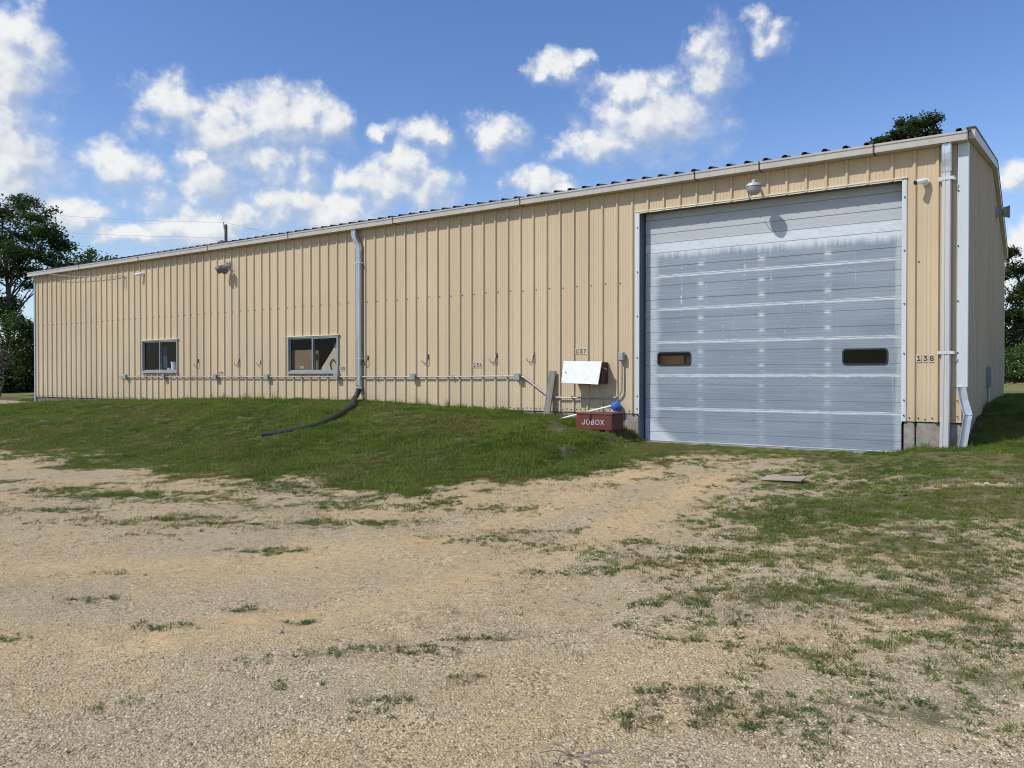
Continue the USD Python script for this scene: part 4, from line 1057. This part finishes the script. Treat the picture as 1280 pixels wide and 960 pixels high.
sc3 = np.where(thin, .8, 1)[:, None] * np.stack([np.clip(hgt, .6, 1.2) * 1.1, np.clip(hgt, .6, 1.2) * 1.1, hgt], 1)
scatter("/World/lawn_grass", lawn_protos, M["grass"], np.stack([x, y, height(x, y)], 1), np.where(rng.uniform(size=len(x)) < .87, rng.integers(0, 6, len(x)), rng.integers(6, 10, len(x))), sc3, rng.uniform(0, 6.28, len(x)), "green mown grass covering the bank along the wall", "grass")

spr = [blades(np.random.default_rng(200 + i), 11, .05, .055, .006, 1.3) for i in range(3)] + [rosette(np.random.default_rng(210 + i), 10, .05, .02, .012) for i in range(3)]
x, y = cands(150000, -18, 3, -12.6, -1.8)
g = masks(x, y)[0]
n2 = fbm(np.stack([x, y, 0 * x], -1) * 6.0, 3, 55)
k = rng.uniform(size=len(x)) < np.clip((g - .07) * 1.8, 0, .9) * sstep(.38, .58, n2) * np.where(g > .75, .25, 1)
x, y, g = x[k], y[k], g[k]
print("sparse", len(x))
scatter("/World/gravel_weeds", spr, M["weed"], np.stack([x, y, height(x, y)], 1), rng.integers(0, 6, len(x)), rng.uniform(.4, 1.05, len(x)) * (.65 + .5 * g), rng.uniform(0, 6.28, len(x)), "thin grass and small weeds growing through the gravel", "weeds")

dry = [blades(np.random.default_rng(300 + i), 9, .06, .035, .004, 2.6) for i in range(4)]
x, y = cands(90000, -16, 3, -12.6, -.5)
g = masks(x, y)[0]
n2 = fbm(np.stack([x, y, 0 * x], -1) * 2.2, 3, 65)
k = rng.uniform(size=len(x)) < np.clip(g * 1.3 + .06, 0, .6) * sstep(.42, .66, n2) * np.where(g > .75, .35, 1)
x, y = x[k], y[k]
print("dry", len(x))
scatter("/World/dry_grass", dry, M["straw"], np.stack([x, y, height(x, y) + .004], 1), rng.integers(0, 4, len(x)), rng.uniform(.5, 1.3, len(x)), rng.uniform(0, 6.28, len(x)), "dead straw-coloured grass scattered over gravel and bank", "dry grass")

def stone(seed):
    m = trimesh.creation.icosphere(1, 1.0); r = np.random.default_rng(seed)
    m.vertices *= (1 + r.uniform(-.22, .22, (len(m.vertices), 1))) * np.array([1.0, r.uniform(.65, .9), r.uniform(.45, .7)])
    return m
st = [stone(i) for i in range(5)]
x, y = cands(1000000, -14, 2.5, -12.3, -2.2)
dist = np.hypot(x - CAM[0], y - CAM[1])
g = masks(x, y)[0]
n2 = fbm(np.stack([x, y, 0 * x], -1) * 1.3, 3, 85)
k = rng.uniform(size=len(x)) < np.clip(1.15 - dist * .095, .10, 1) * (1 - .85 * sstep(.4, .8, g)) * (.35 + .9 * sstep(.38, .62, n2))
x, y = x[k], y[k]
rad = .0024 + .0050 * rng.uniform(size=len(x)) ** 3.2
bigs = rng.uniform(size=len(x)) < .0015
rad = np.where(bigs, rng.uniform(.009, .014, len(x)), rad)
print("pebbles", len(x))
scatter("/World/loose_gravel", st, M["pebble"], np.stack([x, y, height(x, y) + rad * .18], 1), rng.integers(0, 5, len(x)), rad, rng.uniform(0, 6.28, len(x)), "loose pale gravel stones strewn over the yard", "gravel")

# separate weeds that stand out on the gravel
WEEDS = [(-4.6, -10.18, 1.35, "largest spreading weed on the left of the gravel yard"), (-3.54, -10.31, 1.0, "low dark weed on the gravel, right of and nearer than the largest left one"), (-3.43, -9.87, .75, "small flat weed on the gravel above the low dark left one"),
         (-2.88, -9.82, .6, "lone tiny weed on bare gravel left of centre"), (-1.22, -8.31, .75, "small round weed clump farther of the two on the centre-right gravel"), (-1.14, -8.8, .75, "small round weed clump nearer of the two on the centre-right gravel"),
         (-.46, -9.4, .6, "little bright green weed right of centre near the bottom of the picture"), (.76, -7.97, 1.0, "bushy green weed at the right edge of the gravel"), (-4.21, -10.9, .9, "dark weed at the left edge of the picture on gravel"), (-.12, -9.67, .6, "thin weed near the bottom right on gravel")]
for i, (x, y, s, lab) in enumerate(WEEDS):
    z = float(height(np.array(x), np.array(y)))
    r2 = np.random.default_rng(400 + i)
    t = thing("weed", lab, "weed", (x, y, z))
    ms = []
    for q in range(int(9 + 7 * s)):
        u, w = r2.normal() * .11 * s, r2.normal() * .045 * s
        c = blades(r2, 9, .03, .034, .0045, 1.9) if q % 3 else rosette(r2, 10, .045, .016, .011)
        c.apply_scale(r2.uniform(.6, 1.25))
        cx, cy = x + u * .83 - w * .56, y + u * .56 + w * .83
        c.apply_translation((cx, cy, float(height(np.array(cx), np.array(cy))))); ms.append(c)
    part(t, "leaves", cat_(ms), M["weedleaf"])
tw = thing("dry_twig", "dark branching twig lying on the gravel near the bottom edge of the picture", "twig", (-.67, -10.33, .05))
r2 = np.random.default_rng(9); ms = []
for q in range(9):
    a = r2.uniform(0, 6.28); p0 = np.array([-.67, -10.33, .055]) + np.array([math.cos(a), math.sin(a), 0]) * .02
    ms.append(tube(smooth_path([p0, p0 + np.array([math.cos(a), math.sin(a), .35]) * .05, p0 + np.array([math.cos(a + .4), math.sin(a + .4), .25]) * r2.uniform(.09, .15)], 3), .0022, 5))
part(tw, "branches", cat_(ms), M["oldwood"])
for x, y, s, lab in ((-2.35, -10.85, .013, "pale white stone on the gravel near the bottom left"), (-1.17, -10.11, .012, "pale white stone on the gravel near the bottom centre"), (.42, -2.82, .032, "pale stone lying in the bare patch right of the overhead door")):
    m = stone(int(s * 1000)); m = m.subdivide(); m.vertices *= s; m.apply_translation((x, y, float(height(np.array(x), np.array(y))) + s * .3))
    solo("stone", m, M["palestone"], lab, "stone", smooth=60)

# ------------------------------------------------------------------ trees
def leaves(rng, C, size, up=.45):
    n = len(C)
    nrm = rng.normal(size=(n, 3)); nrm[:, 2] = np.abs(nrm[:, 2]) + up; nrm /= np.linalg.norm(nrm, axis=1, keepdims=True)
    a = rng.normal(size=(n, 3)); a -= nrm * (a * nrm).sum(1, keepdims=True); a /= np.linalg.norm(a, axis=1, keepdims=True)
    b = np.cross(nrm, a); s = size * .82 * rng.uniform(.6, 1.25, (n, 1))
    V = np.stack([C - a * s * .5, C + b * s * .26 - a * s * .05, C + a * s * .5, C - b * s * .26 - a * s * .05], 1).reshape(-1, 3)
    k = np.arange(n)[:, None] * 4
    return V, np.vstack([k + [0, 1, 2], k + [0, 2, 3]])

def tree(name, label, cat, base, clumps, seed, leaf, size, mat, trunk_r=.2, top=None, group=None, per=900, sub=9, flat=.6):
    """clumps: (across, away, z, radius) of the crown's masses, across and away seen from the yard."""
    rng = np.random.default_rng(seed)
    base = np.array(base, float)
    f2 = np.array([FWD[0], FWD[1], 0]) / np.hypot(*FWD[:2])
    t = thing(name, label, cat, base, group)
    cl = [base * [1, 1, 0] + RIGHT * a + f2 * d + [0, 0, z] for a, d, z, r in clumps]
    limbs = []
    topz = top if top is not None else max(c[2] for c in cl) - .5
    ctr = np.mean(cl, 0)
    tp = np.array([base[0] * .6 + ctr[0] * .4, base[1] * .6 + ctr[1] * .4, topz])
    def at(q):
        p = base + (tp - base) * q
        return p + np.array([math.sin(q * 5 + seed), math.cos(q * 4 + seed), 0]) * .25 * q
    tr = np.array([at(q) for q in np.linspace(0, 1, 9)]); tr[0, 2] -= .3
    limbs.append(tube(tr, trunk_r, 8, scales=np.linspace(1.25, .25, 9)))
    P = []
    for c, (a, d, z, r) in zip(cl, clumps):
        q = np.clip((c[2] - base[2]) / (tp[2] - base[2]) * .72 - .08, .08, .95)
        s = at(q); m = (s + c) / 2 + rng.normal(size=3) * .25 * r + [0, 0, .12 * r]
        limbs.append(tube(smooth_path([s, m, c], 4), trunk_r * .42, 6, scales=np.linspace(1, .2, 9)))
        for j in range(sub):
            w = rng.normal(size=3); w /= np.linalg.norm(w); w[2] *= flat
            e = c + w * r * rng.uniform(.45, 1.0)
            limbs.append(tube([c + (e - c) * .05, (c + e) / 2 + rng.normal(size=3) * .06 * r, e], trunk_r * .10, 4, scales=[1, .7, .3]))
            k = int(1.7 * per * r / sub * rng.uniform(.6, 1.4))
            P.append(e + rng.normal(size=(k, 3)) * np.array([.31, .31, .31 * flat]) * r * rng.uniform(.6, 1.1))
    part(t, "trunk", cat_(limbs), M["bark"], smooth=50)
    V, F = leaves(rng, np.vstack(P), size)
    part(t, "crown", (V, F), mat)

def clumps_px(lst, px0, depth):
    """Crown masses from sight-line offsets, at a distance in metres: (across, away, height, radius)."""
    k = depth / 982
    return [((px - px0) * k, dd, 1.6 + (471 - py) * k, r * k) for px, py, r, dd in lst]
def spot(px, depth):
    f2 = np.array([FWD[0], FWD[1]]) / np.hypot(*FWD[:2]); p = CAM[:2] + f2 * depth + RIGHT[:2] * (px - 640) / 982 * depth
    return (p[0], p[1], float(terrain(p[0], p[1])))

tree("spreading_tree", "tall spreading dark tree at the left edge, beyond the far end of the warehouse", "tree", spot(8, 42),
     clumps_px([(15, 268, 30, 0), (45, 285, 28, .6), (68, 292, 18, -.5), (60, 318, 24, .5), (30, 310, 32, -.6), (72, 335, 14, .3), (-20, 262, 36, .5), (-60, 285, 42, -1), (-45, 330, 40, 1), (0, 345, 24, -1), (40, 350, 20, .8), (25, 340, 22, -.2), (58, 345, 16, -.6), (75, 305, 16, .2), (55, 270, 18, -.3), (30, 252, 18, .4), (-20, 395, 30, 0), (14, 388, 16, -.6), (0, 375, 22, .3), (35, 325, 22, -.9), (8, 300, 30, .7), (-90, 350, 45, 0)], 8, 42), 31, None, .22, M["leaf_dark"], .12, per=620, sub=10, flat=.5)
tree("hedge_tree", "dense dark low tree under the spreading tree, left of the warehouse corner", "tree", spot(22, 37), clumps_px([(30, 425, 22, 0), (10, 408, 18, .5), (36, 410, 12, -.4), (12, 430, 24, .4), (38, 455, 18, -.3), (20, 470, 24, .3), (34, 482, 16, 0), (5, 470, 22, -.4), (-18, 450, 30, .3), (-50, 440, 34, 0), (-45, 475, 28, 0), (30, 490, 12, .2), (12, 488, 14, -.2), (-6, 488, 16, .2), (20, 480, 14, .8), (40, 472, 10, .5)], 22, 37), 32, None, .2, M["leaf_dark"], .12, per=900, sub=10, flat=.9)
tree("mauve_bush", "pale mauve bush at the left edge of the picture under the dark trees", "bush", spot(0, 33), clumps_px([(-3, 445, 9, 0), (-12, 452, 12, .2), (3, 458, 6, 0)], 0, 33), 36, None, .12, M["leaf_mauve"], .04, per=900, sub=8, flat=.9)
tree("round_tree", "mid green tree top showing over the far left end of the roof", "tree", spot(112, 46), clumps_px([(112, 325, 20, 0), (135, 328, 14, .4), (95, 335, 20, -.3), (148, 336, 12, .3), (115, 360, 28, 0), (80, 355, 22, 0), (140, 370, 24, 0), (110, 410, 26, 0)], 112, 46), 33, None, .26, M["leaf_mid"], .18, per=520, sub=9, flat=.8)
tree("tall_tree", "tall dark green tree top rising behind the roof above the near corner", "tree", spot(1140, 47),
     clumps_px([(1150, 151, 13, 0), (1131, 156, 11, .4), (1164, 153, 10, -.4), (1138, 172, 16, .3), (1160, 172, 14, 0), (1112, 176, 13, .5), (1099, 181, 9, 0), (1122, 166, 11, -.2), (1145, 158, 14, .1), (1171, 172, 7, .3), (1140, 205, 30, 0), (1110, 230, 34, 1), (1180, 220, 26, -1), (1140, 270, 44, 0), (1090, 300, 40, .5), (1190, 300, 40, 0), (1140, 350, 44, 0)], 1140, 47), 34, None, .25, M["leaf_dark"], .3, per=760, sub=9, flat=.8)
tree("field_tree", "dark leafy tree past the shaded gable wall at the right edge of the picture", "tree", spot(1284, 54), clumps_px([(1262, 318, 11, 0), (1270, 338, 14, .4), (1290, 330, 20, 0), (1278, 362, 18, -.4), (1262, 368, 14, 0), (1300, 375, 26, .3), (1266, 396, 16, 0), (1285, 405, 20, 0), (1262, 420, 14, .5), (1310, 420, 24, 0), (1262, 436, 14, 1.5), (1290, 432, 18, 1.5), (1275, 412, 16, 1), (1258, 395, 10, .5), (1256, 345, 9, .8), (1275, 452, 16, 2), (1330, 350, 26, 0), (1350, 400, 30, 0)], 1284, 54), 35, None, .26, M["leaf_dark"], .22, per=720, sub=10, flat=.75)
tree("round_bush", "bright green bush at the right edge of the picture on the far lawn", "bush", spot(1268, 46), clumps_px([(1266, 442, 12, 0), (1282, 440, 14, .3), (1258, 458, 10, 0), (1272, 462, 12, -.3), (1292, 460, 14, .2), (1310, 450, 18, 0), (1245, 462, 12, .2), (1264, 472, 9, .2), (1280, 474, 10, -.2), (1252, 472, 8, 0), (1296, 472, 11, .3)], 1268, 46), 37, None, .17, M["leaf_light"], .06, per=1000, sub=10, flat=.8)

def far_wood(x0, y0, x1, y1, hgt, seed, lab):
    r = np.random.default_rng(seed); n = 15000
    t = r.uniform(size=n); x = x0 + (x1 - x0) * t; y = y0 + (y1 - y0) * t
    top = hgt * (.45 + .75 * fbm(np.stack([x * .16, y * .16, 0 * x], -1), 3, seed))
    C = np.stack([x + r.normal(size=n) * 1.2, y + r.normal(size=n) * 1.6, terrain(x, y) + top * r.uniform(size=n) ** .6], 1)
    solo("far_wood", leaves(r, C, .95, .8), M["leaf_mid"], lab, "wood", kind="stuff")
far_wood(-3, 88, 85, 74, 7.0, 51, "far-off wood closing the field to the right of the warehouse")
far_wood(-125, 12, -70, 62, 4.2, 52, "far-off wood on the flat land beyond the left end of the warehouse")

# ------------------------------------------------------------------ utility pole and wires
bx, by, bz = spot(283, 47)
tz = 1.6 + (471 - 281) * 47 / 982
up_ = thing("utility_pole", "weathered wooden utility pole rising behind the far half of the roof", "utility pole", (bx, by, bz))
part(up_, "pole", tube([(bx, by, bz - .5), (bx, by, tz)], .11, 12, scales=[1.2, .8]), M["pole"], smooth=50)
part(up_, "insulator_pin", tube([(bx - .1, by - .06, tz - .25), (bx - .12, by - .08, tz + .16)], .025, 8), M["boxgrey"])
part(up_, "transformer", lathe([(0, 0), (.17, 0), (.17, .5), (.12, .56), (0, .56)], (bx - .25, by - .15, tz - 1.5), 14), M["boxgrey"])
def wire(a, b, sag, lab):
    t = np.linspace(0, 1, 17)[:, None]; p = np.array(a) * (1 - t) + np.array(b) * t; p[:, 2] -= sag * 4 * (t * (1 - t))[:, 0]
    solo("power_line", tube(p, .008, 5), M["conduit"], lab, "power line")
pn = np.array([bx - .12, by - .08, tz + .14])
wire(pn - RIGHT * 22 + np.array([0, 0, 1.9]), pn, .45, "upper thin power line running left from the pole across the sky")
wire(pn, pn + RIGHT * 18 + np.array([0, 0, -3.2]), .3, "thin power line running right from the pole and down behind the roof")
wire(pn - RIGHT * 22 + np.array([0, 0, .7]), pn - np.array([0, 0, .9]), .4, "lower thin power line left of the pole above the far roof end")
